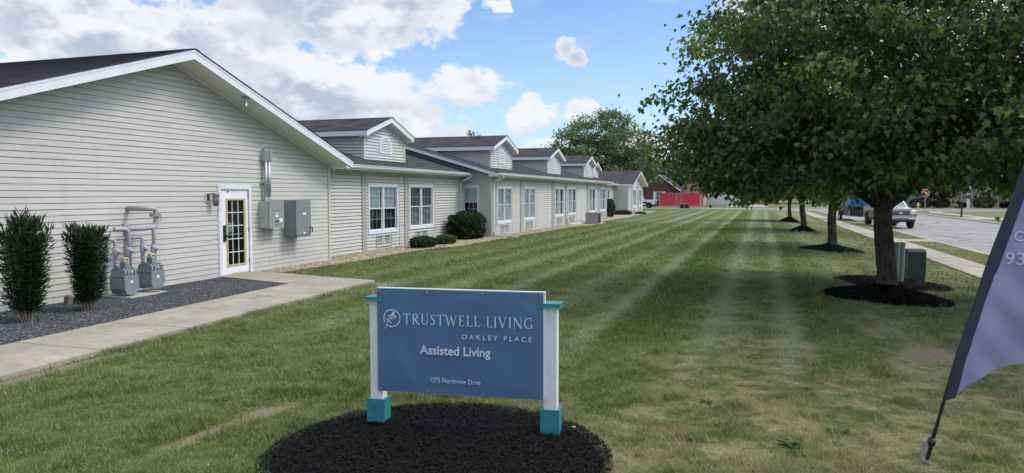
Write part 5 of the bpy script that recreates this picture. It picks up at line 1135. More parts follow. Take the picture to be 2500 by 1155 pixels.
BN = np_obj('banner', np.array(V), np.array(F), M_VINYL, None, PN, smooth=True)
k = MB()
for x, z in ((PX0 + .02, PZ1 - .015), (PX0 + .45, PZ1 - .02), (PX0 + .93, PZ1 - .02), (PX1 - .02, PZ1 - .02), (PX0 + .02, PZ0 + .02), (PX0 + .45, PZ0 + .02), (PX0 + .93, PZ0 + .02), (PX1 - .02, PZ0 + .02)): k.lathe((x, PY - .009, z), [(.008, -.004), (.008, .003)], 10, axis='y')
lobj('grommet', k, M_GALV, PN)
M_LET = mat('pale_lettering', (.60, .67, .80), .5, .02)
LY = PY - .0215
def ext_text(name, txt, x, z, size, bold=0., space=1., par=BN, align='LEFT', y=LY, m=M_LET, fit=None):
    cu = bpy.data.curves.new(name, 'FONT'); cu.body = txt; cu.size = size; cu.space_character = space; cu.offset = bold; cu.extrude = .0008; cu.align_x = align
    to = bpy.data.objects.new(name, cu); C.collection.objects.link(to); bpy.context.view_layer.update(); me = bpy.data.meshes.new_from_object(to.evaluated_get(bpy.context.evaluated_depsgraph_get()))
    bpy.data.objects.remove(to); bpy.data.curves.remove(cu); xs = [v.co.x for v in me.vertices]; sc = fit / (max(xs) - min(xs)) if fit else 1; x0 = min(xs) if fit else 0
    for v in me.vertices: v.co = Vector((x + (v.co.x - x0) * sc, y - v.co.z, z + v.co.y))
    me.materials.clear(); me.materials.append(m); o = bpy.data.objects.new(name, me); C.collection.objects.link(o); o.parent = par; return o
PW, PH = PX1 - PX0, PZ1 - PZ0
fx = lambda f: PX0 + PW * f; fz = lambda f: PZ1 - PH * f
ext_text('lettering', 'OAKLEY PLACE', fx(.525), fz(.457), .058, 0, 1.5, fit=PW * .41)
ext_text('lettering', 'Assisted Living', fx(.27), fz(.615), .105, .0022, 1.0, fit=PW * .425)
ext_text('lettering', '1275 Northview Drive', fx(.335), fz(.885), .058, 0, 1., fit=PW * .30)
# inscriptional capitals drawn as strokes: thick stems, thin arms, bracket serifs
def capitals(txt, x, z, H, width):
    k = MB(); T, t_, S = .115, .045, .085
    def poly(pts): k.prism([(cx_ + a * H * sx, LY, z + b * H) for a, b in pts], (0, .0015, 0))
    def bar(a, b, w): # stroke between points
        a, b = Vector(a), Vector(b); d = (b - a).normalized(); n_ = Vector((-d.y, d.x)) * w / 2; poly([a - n_, b - n_, b + n_, a + n_])
    def stem(xc, z0=0, z1=1, w=T, s0=True, s1=True):
        poly([(xc - w / 2, z0), (xc + w / 2, z0), (xc + w / 2, z1), (xc - w / 2, z1)])
        if s0: poly([(xc - w / 2 - S, z0), (xc + w / 2 + S, z0), (xc + w / 2, z0 + .06), (xc - w / 2, z0 + .06)]); 
        if s1: poly([(xc - w / 2 - S, z1), (xc + w / 2 + S, z1), (xc + w / 2, z1 - .06), (xc - w / 2, z1 - .06)])
    def curve(pts, ws):
        for i in range(len(pts) - 1):
            a, b = Vector(pts[i]), Vector(pts[i + 1]); d = (b - a).normalized(); p = Vector(pts[max(i - 1, 0)]); q = Vector(pts[min(i + 2, len(pts) - 1)])
            n0 = (b - p).normalized(); n1 = (q - a).normalized(); A = Vector((-n0.y, n0.x)) * ws[i] / 2; B = Vector((-n1.y, n1.x)) * ws[i + 1] / 2; poly([a - A, b - B, b + B, a + A])
    def ell(cx, cz, rx, rz, a0, a1, w0, w1, n=18): # width varies: thick on the sides
        A = [R(a0 + (a1 - a0) * i / n) for i in range(n + 1)]; curve([(cx + rx * math.cos(a), cz + rz * math.sin(a)) for a in A], [w0 + (w1 - w0) * abs(math.cos(a)) ** 1.3 for a in A])
    G_ = {'T': .74, 'R': .80, 'U': .84, 'S': .56, 'W': 1.16, 'E': .66, 'L': .64, 'I': .34, 'V': .86, 'N': .92, 'G': .90, ' ': .34}
    def draw(c):
        if c == 'T': stem(.37, s1=False); poly([(.02, .95), (.72, .95), (.72, 1), (.02, 1)]); poly([(.02, 1), (.02, .82), (.05, .82), (.10, .95)]); poly([(.72, 1), (.72, .82), (.69, .82), (.64, .95)])
        elif c == 'I': stem(.17)
        elif c == 'L': stem(.2); poly([(.2, 0), (.58, 0), (.58, .045), (.2, .045)]); poly([(.50, .0), (.60, .0), (.64, .2), (.6, .2)])
        elif c == 'E': stem(.2, s0=False, s1=False); poly([(.08, 0), (.56, 0), (.56, .045), (.08, .045)]); poly([(.08, .955), (.55, .955), (.55, 1), (.08, 1)]); poly([(.2, .48), (.48, .48), (.48, .525), (.2, .525)]); poly([(.48, 0), (.58, 0), (.62, .18), (.59, .18)]); poly([(.47, 1), (.56, 1), (.56, .84), (.53, .84)]); poly([(.46, .42), (.49, .42), (.49, .58), (.46, .58)])
        elif c == 'R': stem(.2); ell(.2 + .0, .74, .40, .24, -90, 90, .045, .12); bar((.32, .50), (.72, .02), .12); poly([(.64, 0), (.84, 0), (.72, .06)])
        elif c == 'U': stem(.18, .3, 1, s0=False); stem(.68, .3, 1, t_, s0=False); ell(.43, .31, .25, .29, 180, 360, .05, .08)
        elif c == 'S': curve([(.46, .80), (.42, .93), (.30, .98), (.17, .93), (.11, .80), (.15, .68), (.27, .57), (.40, .44), (.46, .27), (.42, .11), (.28, .02), (.14, .05), (.08, .20)], [.03, .04, .045, .06, .09, .11, .12, .12, .11, .08, .045, .04, .03]); poly([(.45, .76), (.475, .76), (.475, .98), (.45, .98)]); poly([(.065, .02), (.09, .02), (.09, .26), (.065, .26)])
        elif c == 'W': bar((.10, .98), (.36, 0), .11); bar((.36, .02), (.58, .96), .045); bar((.54, .98), (.82, 0), .11); bar((.82, .02), (1.06, .98), .045); [poly([(q - .13, 1), (q + .13, 1), (q + .04, .955), (q - .04, .955)]) for q in (.10, 1.06)]
        elif c == 'V': bar((.12, .98), (.44, 0), .115); bar((.43, .02), (.74, .98), .045); [poly([(q - .13, 1), (q + .13, 1), (q + .04, .955), (q - .04, .955)]) for q in (.12, .74)]
        elif c == 'N': stem(.16, w=t_, s1=False); stem(.78, w=t_, s0=False); bar((.14, .98), (.78, .0), .12); poly([(.0, 1), (.16, 1), (.2, .93), (.1, .955)])
        elif c == 'G': ell(.47, .5, .37, .46, 50, 318, .05, .12, 26); stem(.74, 0.06, .42, .10, s0=False); poly([(.64, .42), (.88, .42), (.79, .37), (.69, .37)]); poly([(.70, .72), (.73, .72), (.73, .95), (.69, .90)])
    tot = sum(G_[c] + .10 for c in txt) - .10; sx = width / (tot * H); cx_ = x
    for c in txt: draw(c); cx_ += (G_[c] + .10) * H * sx
    return lobj('lettering', k, M_LET, BN)
capitals('TRUSTWELL LIVING', fx(.168), fz(.335), PH * .103, PW * .775)
# round emblem: broken ring, bird on a branch, leaves
k = MB(); cx_, cz_, r_ = fx(.098), fz(.282), PW * .050
def epoly(pts): k.prism([(cx_ + a * r_, LY, cz_ + b * r_) for a, b in pts], (0, .0015, 0))
A = [R(232 + (567 - 232) * i / 60) for i in range(61)]
for a_, b_ in zip(A, A[1:]):
    w0 = .055; epoly([((1 - w0) * math.cos(a_), (1 - w0) * math.sin(a_)), ((1 - w0) * math.cos(b_), (1 - w0) * math.sin(b_)), ((1 + w0) * math.cos(b_), (1 + w0) * math.sin(b_)), ((1 + w0) * math.cos(a_), (1 + w0) * math.sin(a_))])
def estroke(pts, w0, w1):
    n = len(pts)
    for i in range(n - 1):
        a, b = Vector(pts[i]), Vector(pts[i + 1]); d = (b - a).normalized(); m_ = Vector((-d.y, d.x)); u = w0 + (w1 - w0) * i / (n - 1); v = w0 + (w1 - w0) * (i + 1) / (n - 1); epoly([a - m_ * u, b - m_ * v, b + m_ * v, a + m_ * u])
estroke([(-.76, -1.28), (-.70, -.85), (-.56, -.45), (-.36, -.16), (-.06, .08), (.28, .24), (.46, .24)], .02, .05)
for a, b, w_ in (((-.60, .38), (.24, -.32), .075), ((-.86, .10), (.04, -.70), .085), ((.08, .20), (.52, -.10), .07), ((.32, .46), (.66, .12), .05)):
    a, b = Vector(a), Vector(b); d = b - a; n_ = Vector((-d.y, d.x)).normalized() * w_; epoly([a, a + d * .3 - n_ * .6, a + d * .65 - n_, b, a + d * .65 + n_, a + d * .3 + n_ * .6])
epoly([(-.38, .22), (-.10, .44), (.10, .72), (.22, .84), (.33, .82), (.38, .72), (.46, .68), (.34, .63), (.34, .45), (.22, .30), (.0, .24), (-.22, .27)])
lobj('emblem', k, M_LET, BN)
# ------------------------------------------------------------------ feather flag at the right edge
FL = thing('feather_flag', 'lilac feather flag with dark sleeve on a leaning black pole at the right edge', 'flag', (1.28, 5.98, 0))
pole = lambda z: Vector((.0 + .195 * z + .026 * z * z, 0, z))
k = MB(); k.tube([pole(z) for z in (.03, .3, .6, 1.2, 2, 2.8, 3.6)], [.014, .013, .012, .011, .010, .009, .008], 8); k.lathe((.03, 0, .17), [(.022, -.03), (.03, 0), (.022, .03)], 10); obj('pole', k, M_BLACK, FL, world=False, smooth=True)
k = MB(); k.tube([(-.035, 0, -.1), (-.02, 0, .17)], .012, 8); k.lathe((.0, 0, .02), [(.03, 0), (.03, .012)], 12); obj('ground_spike', k, M_GALV, FL, world=False)
k = MB(); k.tube([(.095, -.012, .5), (.06, -.02, .34), (.02, -.02, .2)], .003, 5); obj('cord', k, M_BLACK, FL, world=False)
M_FLAG = mat('lilac_flag_cloth', (.31, .27, .45), .7, .07, 3, bump=.5, bscale=9); M_SLV = mat('dark_sleeve_cloth', (.030, .032, .052), .75, .1, 8)
def cloth(name, u0, u1, m, nu=30, dy=0.):
    V, F = [], []; nv = 60
    for j in range(nv + 1):
        for i in range(nu + 1):
            u = u0 + (u1 - u0) * i / nu; p = pole(0.); v = j / nv
            zb = .52 + (.0 if u < .1 else 0) ; w_ = u
            bot = .535 + .29 * (1 - math.exp(-max(0, u - .08) * 5.0)) + .02 * u; z = bot + (3.5 - bot) * v
            q = pole(z); th = .35; x = q.x - .014 + u; y = .055 * math.sin(u * 7 - z * 2.2 + .4) * min(1, u * 2.5) + .03 * math.sin(u * 15 + z * 3.5) * min(1, u * 2) + .012 * math.sin(z * 21 + u * 18) * min(1, u * 4) + dy; V.append((x, y, z))
    for j in range(nv):
        for i in range(nu): a = j * (nu + 1) + i; F.append((a, a + 1, a + nu + 2, a + nu + 1))
    return np_obj(name, np.array(V), np.array(F), m, None, FL, smooth=True)
cloth('flag_cloth', .072, .80, M_FLAG, 44)
V, F = [], []     # sleeve wraps the pole
for j in range(61):
    z = .50 + 3.0 * j / 60; q = pole(z)
    for i in range(12):
        a = 2 * math.pi * i / 12; V.append((q.x + .029 + .047 * math.cos(a) * (1 + .05 * math.sin(z * 9)), .016 * math.sin(a), z + .02 * math.cos(a)))
F = [(j * 12 + i, j * 12 + (i + 1) % 12, (j + 1) * 12 + (i + 1) % 12, (j + 1) * 12 + i) for j in range(60) for i in range(12)]
np_obj('sleeve', np.array(V), np.array(F), M_SLV, None, FL, smooth=True)
M_FLT = mat('flag_lettering', (.50, .52, .66), .6)
def flag_text(txt, x, z, size, bold):
    o = ext_text('lettering', txt, x, z, size, bold, 1.0, par=FL, y=0, m=M_FLT)
    for v in o.data.vertices:
        q = pole(v.co.z); u = v.co.x - q.x + .014; zz = v.co.z; v.co.y += .055 * math.sin(u * 7 - zz * 2.2 + .4) * min(1, u * 2.5) + .03 * math.sin(u * 15 + zz * 3.5) * min(1, u * 2) + .012 * math.sin(zz * 21 + u * 18) * min(1, u * 4) - .008
    return o
flag_text('O', .495, 1.665, .10, 0); flag_text('93', .445, 1.50, .125, .002)
# ------------------------------------------------------------------ utility boxes beside the sidewalk
M_GRN = mat('utility_green', (.27, .33, .27), .5, .08, 5); M_GRN2 = mat('transformer_green', (.060, .082, .066), .5, .1, 5)
for x, y, h, lb in ((3.13, 18.1, .98, 'left pale green telecom pedestal half hidden by the nearest trunk'), (3.31, 18.5, .97, 'right pale green telecom pedestal beside the dark green box')):
    z0 = gzf(x, y); t = thing('telecom_pedestal', lb, 'pedestal', (x, y, z0), 0, 'pale green pedestals'); k = MB(); k.lathe((x, y, z0), [(.066, .0), (.066, .25), (.071, .26), (.071, .30), (.075, .31), (.083, h - .06)], 18); obj('housing', k, M_GRN, t, smooth=False)
    k = MB(); k.lathe((x, y, z0), [(.088, h - .07), (.09, h - .02), (.08, h), (.02, h + .01)], 18); obj('cap', k, M_GRN, t)
x, y, z0 = 3.80, 19.7, gzf(3.80, 19.7); t = thing('transformer_box', 'dark green metal transformer box behind the pale pedestals', 'utility box', (x, y, z0), R(8))
k = MB(); k.prism([(-.19, -.20, .0), (-.19, .22, .0), (-.19, .22, .74), (-.19, -.16, .76), (-.19, -.21, .72)], (.38, 0, 0)); obj('housing', k, M_GRN2, t, world=False, bevel=.012)
k = MB(); k.prism([(-.20, -.23, .14), (-.20, -.23, .715), (-.20, -.17, .775), (-.20, .10, .78), (-.20, .10, .765), (-.20, -.16, .76), (-.20, -.215, .71), (-.20, -.215, .14)], (.40, 0, 0)); obj('lid', k, M_GRN2, t, world=False)
k = MB(); k.box((-.15, -.238, .60), (-.10, -.231, .65)); obj('latch', k, M_BLACK, t, world=False)
k = MB(); k.prism([(.192, -.18, .70), (.192, -.165, .70), (.192, .16, .16), (.192, .145, .16)], (.006, 0, 0)); obj('seam', k, M_BLACK, t, world=False)
# condenser, drain pieces
x, y = -9.75, 47.2; t = thing('condenser_unit', 'beige and dark grilled outdoor condenser at the lawn edge', 'air conditioner', (x, y, 0)); k = MB(); k.box((x - .42, y - .42, .02), (x + .42, y - .0, .72)); k.box((x - .44, y - .44, .721), (x + .44, y + .46, .76)); obj('housing', k, M_GREYB, t, bevel=.02)
k = MB()
for q in range(14): k.box((x - .40, y + .0 + q * .032, .05), (x + .425, y + .018 + q * .032, .72))
for q in range(12): k.box((x + .421, y - .40 + q * .034, .08), (x + .430, y - .385 + q * .034, .70))
k.box((x - .38, y + .01, .05), (x + .415, y + .43, .715)); obj('coil_grille', k, mat('dark_coil', (.045, .04, .04), .6), t); k = MB(); k.tube([(-11.1, 47.0, .3), (-10.7, 47.1, .25), (-10.2, 47.1, .1), (-9.9, 47.1, .2)], .03, 6); obj('line_set', k, M_TRIM, t); k = MB(); k.box((x - .55, y - .6, -.02), (x + .6, y + .7, .018)); obj('base_pad', k, M_CONC, t)
# ------------------------------------------------------------------ street furniture across the road
M_SRED = mat('stop_red', (.45, .02, .035), .45); M_WHITE = mat('reflective_white', (.78, .78, .78), .4)
x, y = 20.93, 102.9; z0 = -.25; t = thing('stop_sign', 'red octagonal STOP sign on a metal post at the street corner', 'street sign', (x, y, z0), R(6))
k = MB(); k.box((-.03, -.02, 0), (.03, .02, 2.75)); obj('post', k, M_GALV, t, world=False)
def octo(r_, y0, th, m, nm): 
    k = MB(); k.prism([(r_ * math.cos(R(22.5 + 45 * q)), y0, 2.30 + r_ * math.sin(R(22.5 + 45 * q))) for q in range(8)], (0, th, 0)); return obj(nm, k, m, t, world=False)
octo(.50, -.03, .008, M_WHITE, 'border'); PL = octo(.46, -.036, .006, M_SRED, 'plate')
o = ext_text('lettering', 'STOP', -.34, 2.14, .44, .012, 1.0, par=PL, y=-.045, m=M_WHITE, fit=.68)
k = MB(); k.box((-.45, -.012, 2.80), (.45, .0, 2.98)); obj('street_name_plate', k, mat('street_sign_green', (.16, .30, .22), .5), t, world=False)
x, y = 24.6, 125.6; t = thing('fire_hydrant', 'yellow fire hydrant with pale cap beyond the stop sign', 'hydrant', (x, y, -.26)); k = MB(); k.lathe((x, y, -.26), [(.22, 0), (.22, .05), (.15, .06), (.15, .55), (.20, .56), (.20, .60)], 12); k.lathe((x, y, .16), [(.09, -.3), (.09, .3)], 10, axis='x'); k.lathe((x, y - .05, .12), [(.11, -.26), (.11, 0)], 10, axis='y')
obj('barrel', k, mat('hydrant_yellow', (.62, .50, .10), .5), t); k = MB(); k.lathe((x, y, .35), [(.18, 0), (.15, .12), (.06, .2), (.05, .27)], 12); obj('bonnet', k, mat('hydrant_cap', (.62, .62, .55), .5), t)
x, y = 19.3, 79.6; t = thing('mailbox', 'black mailbox with a newspaper tube on a dark post by the driveway', 'mailbox', (x, y, -.25)); k = MB(); k.box((x - .07, y - .07, -.3), (x + .07, y + .07, 1.05)); k.box((x - .6, y - .05, .58), (x - .07, y + .05, .66)); obj('post', k, M_BLACK, t, bevel=.01)
k = MB(); k.prism([(x - .85, y + .13 * math.cos(R(a)) * 1.0, .72 + max(-.04, .17 * math.sin(R(a)))) for a in (-20, 10, 40, 70, 90, 110, 140, 170, 200)], (.62, 0, 0)); obj('box', k, mat('mailbox_blue_black', (.03, .035, .06), .4), t); k = MB(); k.box((x - .62, y - .09, .892), (x - .34, y + .09, .925)); obj('paper', k, M_WHITE, t)
x, y = 26.6, 106.8; t = thing('lamp_post', 'slim pale square post standing on the lawn beyond the mailbox', 'post', (x, y, -.26)); k = MB(); k.box((-.12, -.10, 0), (.0, .10, 5.5)); k.box((.06, -.08, 0), (.16, .08, 5.4)); k.box((-.14, -.12, 0), (.18, .12, .15)); o = obj('shaft', k, M_TRIM, t, world=False); k = MB(); k.box((-.2, -.2, 5.5), (.24, .2, 5.9)); obj('lamp_head', k, M_BLACK, t, world=False)
x, y = -.3, 108.9; t = thing('mailbox', 'dark mailbox post at the far edge of the lawn before the driveway', 'mailbox', (x, y, -.25)); k = MB(); k.box((x - .09, y - .09, -.3), (x + .09, y + .09, .85)); obj('post', k, M_BLACK, t); k = MB(); k.prism([(x + .13 * math.cos(R(a)), y - .3, .88 + max(-.06, .15 * math.sin(R(a)))) for a in (-20, 10, 45, 90, 135, 170, 200)], (0, .6, 0)); obj('box', k, M_BLACK, t)
# ------------------------------------------------------------------ vehicles
M_SILV = mat('silver_car_paint', (.50, .50, .53), .3, .03, 2, metal=.4, coat=.5); M_TWO = mat('dark_olive_car_paint', (.075, .08, .06), .3, .03, 2, coat=.4); M_WCAR = mat('white_car_paint', (.75, .76, .80), .3, .03, 2, coat=.4)
M_CGL = mat('car_glass', (.10, .13, .15), .05, .3, 2, spec=.9); M_LAMP = mat('headlamp_glass', (.65, .66, .66), .12, .1, 8, spec=.8); M_AMB = mat('amber_lens', (.6, .22, .03), .3)
def wheel(root, x, y, r_, wd, side, rim=True, world=False, rm=None):
    k = MB(); k.lathe((x, y, r_), [(r_ * .6, -wd / 2), (r_ * .93, -wd / 2), (r_, -wd * .36), (r_, wd * .36), (r_ * .93, wd / 2), (r_ * .6, wd / 2)], 24, axis='x'); W_ = obj('wheel', k, M_RUBBER, root, world=world)
    k = MB(); k.lathe((x + side * wd * .42, y, r_), [(r_ * .62, -.02), (r_ * .60, .02), (r_ * .2, .01), (r_ * .18, .05)], 16, axis='x'); obj('rim', k, rm or M_CHROME, W_, world=world)
def pickup(name, label, loc, rz, paint, low, lift=0.):
    """front towards -Y; 2.0 m wide, 6 m long"""
    t = thing(name, label, 'pickup truck', loc, rz); h = lift; hw = 1.0
    def side(pts, w0, w1, m, nm, par=t, bev=.03):
        k = MB(); k.prism([(w0, a, b) for a, b in pts], (w1 - w0, 0, 0)); return obj(nm, k, m, par, world=False, bevel=bev)
    # front clip with wheel arch cut, cab and bed
    def arch(yc, r_, n=7): return [(yc + r_ * math.cos(R(180 - 180 * i / n)), .55 + h + r_ * math.sin(R(180 - 180 * i / n)) * .95) for i in range(n + 1)]
    low_pts = [(-2.95, .62 + h)] + [(-2.6, .62 + h)] + arch(-2.05, .56) + [(-1.45, .55 + h), (1.35, .55 + h)] + arch(1.95, .56) + [(2.6, .60 + h), (3.0, .65 + h), (3.0, .95 + h), (-2.95, .95 + h)]
    body = MB(); body.prism([(-hw, a, b) for a, b in low_pts], (2 * hw, 0, 0)); B_ = obj('body', body, low, t, world=False)
    up = [(-2.95, .952 + h), (3.0, .952 + h), (3.0, 1.33 + h), (-1.25, 1.33 + h), (-1.3, 1.27 + h), (-2.75, 1.19 + h), (-2.93, 1.12 + h)]
    k = MB(); k.prism([(-hw + .01, a, b) for a, b in up], (2 * hw - .02, 0, 0)); obj('upper_body', k, paint, t, world=False, bevel=.05)
    k = MB(); k.prism([(-.72, -2.85, 1.20 + h), (.72, -2.85, 1.20 + h), (.78, -1.28, 1.34 + h), (-.78, -1.28, 1.34 + h)], (0, 0, .06)); obj('hood', k, paint, t, world=False, bevel=.04)
    for s in (-1, 1):
        k = MB(); k.prism([(s * hw, a, b) for a, b in [(-2.75, .62 + h)] + arch(-2.05, .64) + [(-1.4, .62 + h), (-1.4, 1.1 + h), (-2.7, 1.1 + h)]], (s * .045, 0, 0)); obj('fender_flare', k, low, t, world=False)
        k = MB(); k.prism([(s * hw, -1.3, .93 + h), (s * hw, 1.2, .93 + h), (s * hw, 1.2, .97 + h), (s * hw, -1.3, .97 + h)], (s * .012, 0, 0)); obj('side_trim', k, M_CHROME, t, world=False)
        k = MB(); k.box((s * .98 - .1, -1.3, .42 + h), (s * .98 + .1, .8, .46 + h)); obj('step_bar', k, M_CHROME, t, world=False)
    # cab
    c0, c1 = 1.33 + h, 1.93 + h; cb = MB(); lo = [(-.94, -1.2, c0), (.94, -1.2, c0), (.94, 1.1, c0), (-.94, 1.1, c0)]; hi = [(-.76, -.55, c1), (.76, -.55, c1), (.76, .95, c1), (-.76, .95, c1)]
    cb.v += lo + hi; cb.f += [(4, 5, 6, 7), (0, 1, 5, 4), (1, 2, 6, 5), (2, 3, 7, 6), (3, 0, 4, 7)]; obj('cab', cb, paint, t, world=False, bevel=.04)
    def lerp(a, b, f): return tuple(a[i] + (b[i] - a[i]) * f for i in range(3))
    def pane(nm, q, off):
        c_ = [sum(p[i] for p in q) / 4 for i in range(3)]; k = MB(); k.prism([tuple(c_[i] + (p[i] - c_[i]) * .88 + off[i] for i in range(3)) for p in q], tuple(o_ * .3 for o_ in off)); obj(nm, k, M_CGL, t, world=False)
    pane('windshield', [lo[0], lo[1], hi[1], hi[0]], (0, -.015, .012)); pane('rear_window', [lo[2], lo[3], hi[3], hi[2]], (0, .02, 0))
    for s in (0, 1):
        A_, B__, C_, D_ = (lo[0], lo[3], hi[3], hi[0]) if s == 0 else (lo[1], lo[2], hi[2], hi[1]); sx = -.015 if s == 0 else .015
        pane('side_window', [lerp(A_, B__, .08), lerp(A_, B__, .52), lerp(D_, C_, .5), lerp(D_, C_, .04)], (sx, 0, 0)); pane('side_window', [lerp(A_, B__, .56), lerp(A_, B__, .96), lerp(D_, C_, .96), lerp(D_, C_, .54)], (sx, 0, 0))
    # face: grille, lamps, bumper
    k = MB(); k.box((-.60, -2.985, .80 + h), (.60, -2.94, 1.14 + h)); Gr = obj('grille', k, M_CHROME, t, world=False, bevel=.02)
    k = MB()
    for q in range(3): z = .825 + h + q * .1; k.box((-.57, -2.995, z), (.57, -2.984, z + .088))
    obj('grille_opening', k, M_BLACK, Gr, world=False); k = MB(); k.lathe((0, -3.0, .97 + h), [(.075, -.01), (.075, .004)], 16, axis='y'); 
    for i, v in enumerate(k.v): k.v[i] = (v[0] * 1.6, v[1], .97 + h + (v[2] - .97 - h) * .7)
    obj('emblem', k, M_LAMP, Gr, world=False)
    for s in (-1, 1):
        k = MB(); k.box((min(s * .62, s * .97), -2.975, .88 + h), (max(s * .62, s * .97), -2.9, 1.12 + h)); obj('headlight', k, M_LAMP, t, world=False, bevel=.03); k = MB(); k.box((min(s * .62, s * .97), -2.972, .80 + h), (max(s * .62, s * .97), -2.9, .872 + h)); obj('indicator', k, M_AMB, t, world=False)
        k = MB(); k.box((min(s * 1.0, s * 1.22), -.98, 1.40 + h), (max(s * 1.0, s * 1.22), -.94, 1.43 + h)); k.box((min(s * 1.20, s * 1.42), -1.02, 1.30 + h), (max(s * 1.20, s * 1.42), -.90, 1.62 + h)); obj('mirror', k, M_BLACK, t, world=False, bevel=.02)
    k = MB(); k.prism([(-1.0, -3.0, .56 + h), (-.95, -3.12, .56 + h), (.95, -3.12, .56 + h), (1.0, -3.0, .56 + h)], (0, 0, .20)); obj('bumper', k, M_CHROME, t, world=False, bevel=.03); k = MB(); k.box((-.92, -3.06, .40 + h), (.92, -2.9, .555 + h)); k.box((-.5, -3.125, .58 + h), (.5, -3.119, .64 + h)); obj('air_dam', k, M_BLACK, t, world=False)
    k = MB(); k.box((-.75, -2.1, .38 + h * .5), (.75, -1.95, .50 + h * .5)); k.box((-.25, -2.2, .30 + h * .5), (.15, -1.9, .55 + h * .5)); k.box((-.75, 1.88, .38 + h * .5), (.75, 2.0, .50 + h * .5)); k.box((-.5, -2.8, .45 + h), (-.38, 2.9, .58 + h)); k.box((.38, -2.8, .45 + h), (.5, 2.9, .58 + h)); obj('axle', k, M_BLACK, t, world=False)
    k = MB(); k.box((-.98, 2.99, .58 + h), (.98, 3.1, .72 + h)); obj('rear_bumper', k, M_CHROME, t, world=False)
    rw = .42 + h * .35
    for s in (-1, 1):
        for y in (-2.05, 1.95): wheel(t, s * .88, y, rw, .30, s)
        k = MB(); k.box((min(s * .80, s * 1.005), 2.985, .85 + h), (max(s * .80, s * 1.005), 3.012, 1.2 + h)); obj('tail_light', k, M_SRED, t, world=False)
    return t
pickup('pickup_truck', 'silver and dark pickup facing the camera on the street, towing a blue trailer', (9.55, 58.4, -.405), R(5), M_SILV, M_TWO, lift=.10)
def trailer(label, loc, rz, L, Wd, z0, z1, paint, low, vnose=True, wheels=((0,),), wr=.34):
    """box trailer, hitch towards -Y"""
    t = thing('cargo_trailer', label, 'trailer', loc, rz); h = Wd / 2; nose = .55 if vnose else .0
    out_ = [(-h, L / 2), (h, L / 2), (h, -L / 2), (0, -L / 2 - nose), (-h, -L / 2)] if vnose else [(-h, L / 2), (h, L / 2), (h, -L / 2), (-h, -L / 2)]
    k = MB(); k.prism([(a, b, z0) for a, b in out_], (0, 0, z1 - z0)); B_ = obj('body', k, paint, t, world=False, bevel=.03)
    if low:
        zz = z0 + (z1 - z0) * .30; k = MB(); k.prism([(a * 1.006, b * 1.003, z0 + .02) for a, b in out_], (0, 0, zz - z0)); obj('stone_guard', k, low, t, world=False)
    k = MB(); k.prism([(a * 1.008, b * 1.004, z1 - .001) for a, b in out_], (0, 0, .07)); k.prism([(a * 1.008, b * 1.004, z0 - .06) for a, b in out_], (0, 0, .055))
    for a, b in out_[:3] + out_[-1:]: k.box((a - .035 if a > 0 else a - .02, b - .035, z0), (a + .02 if a > 0 else a + .035, b + .035, z1))
    obj('trim', k, M_GALV if not low else mat('trailer_trim_blue', (.30, .42, .55), .4), t, world=False)
    k = MB(); y0 = -L / 2 - nose * .2; k.tube([(-h * .7, y0 + .3, z0 - .04), (0, y0 - 1.1, z0 - .02)], .04, 6); k.tube([(h * .7, y0 + .3, z0 - .04), (0, y0 - 1.1, z0 - .02)], .04, 6); k.tube([(0, y0 - .8, .08), (0, y0 - .8, z0 + .25)], .035, 6); k.box((-.08, y0 - 1.35, z0 - .06), (.08, y0 - 1.0, z0 + .04)); obj('hitch', k, M_BLACK, t, world=False)
    for y in wheels:
        for s in (-1, 1): wheel(t, s * (h + (.0 if low is None else .13)) - s * (.10 if low is None else 0), y, wr, .22, s, rm=(M_BLACK if low is None else None))
    for s in (-1, 1):
        ys = [y for y in wheels]; k = MB(); a0, a1 = min(ys) - wr * 1.25, max(ys) + wr * 1.25; x0, x1 = sorted((s * (h + .005), s * (h + (.05 if low is None else .27)))); zt = wr * 2 + .10
        k.prism([(x0, a0, wr * .9), (x0, a0 + .18, zt - .03), (x0, a0 + .35, zt), (x0, a1 - .35, zt), (x0, a1 - .18, zt - .03), (x0, a1, wr * .9), (x0, a1 - .06, wr * .9), (x0, a1 - .2, zt - .09), (x0, a0 + .2, zt - .09), (x0, a0 + .06, wr * .9)], (x1 - x0, 0, 0)); obj('mudguard', k, M_GALV if low is None else M_BLACK, t, world=False)
        k = MB(); yy = -L * .02 if low is None else -L * .3; x0, x1 = sorted((s * h, s * (h + .012))); dw = .85
        for q in ((yy - dw / 2, yy - dw / 2 + .06, z0 + .1, z1 - .12), (yy + dw / 2 - .06, yy + dw / 2, z0 + .1, z1 - .12), (yy - dw / 2, yy + dw / 2, z1 - .18, z1 - .12)): k.box((x0, q[0], q[2]), (x1, q[1], q[3]))
        if low is None: obj('side_door_frame', k, M_GALV, t, world=False)
    for s in (-1, 1):
        k = MB(); x0, x1 = sorted((s * (h + .001), s * (h + .012))); k.box((x0, L / 2 - .55, z0 + .22), (x1, L / 2 - .42, z0 + .27)); obj('marker_light', k, M_SRED if low else M_LABEL, t, world=False)
    return t
M_BLUE = mat('blue_trailer_paint', (.025, .13, .42), .4, .05, 2, coat=.3); M_TRED = mat('red_trailer_paint', (.50, .04, .06), .45, .07, 1.5); M_TPLATE = mat('dull_diamond_plate', (.05, .05, .055), .45, .5, 5, metal=.5)
trailer('blue enclosed trailer with a pointed nose behind the silver pickup', (8.95, 69.3, -.405), R(2), 5.2, 2.2, .55, 3.0, M_BLUE, M_TPLATE, wheels=(1.2,), wr=.38)
trailer('red enclosed cargo trailer parked across the far street', (-10.75, 121.8, -.405), R(-90), 6.4, 2.2, .42, 2.45, M_TRED, None, vnose=False, wheels=(.35, 1.12), wr=.36)
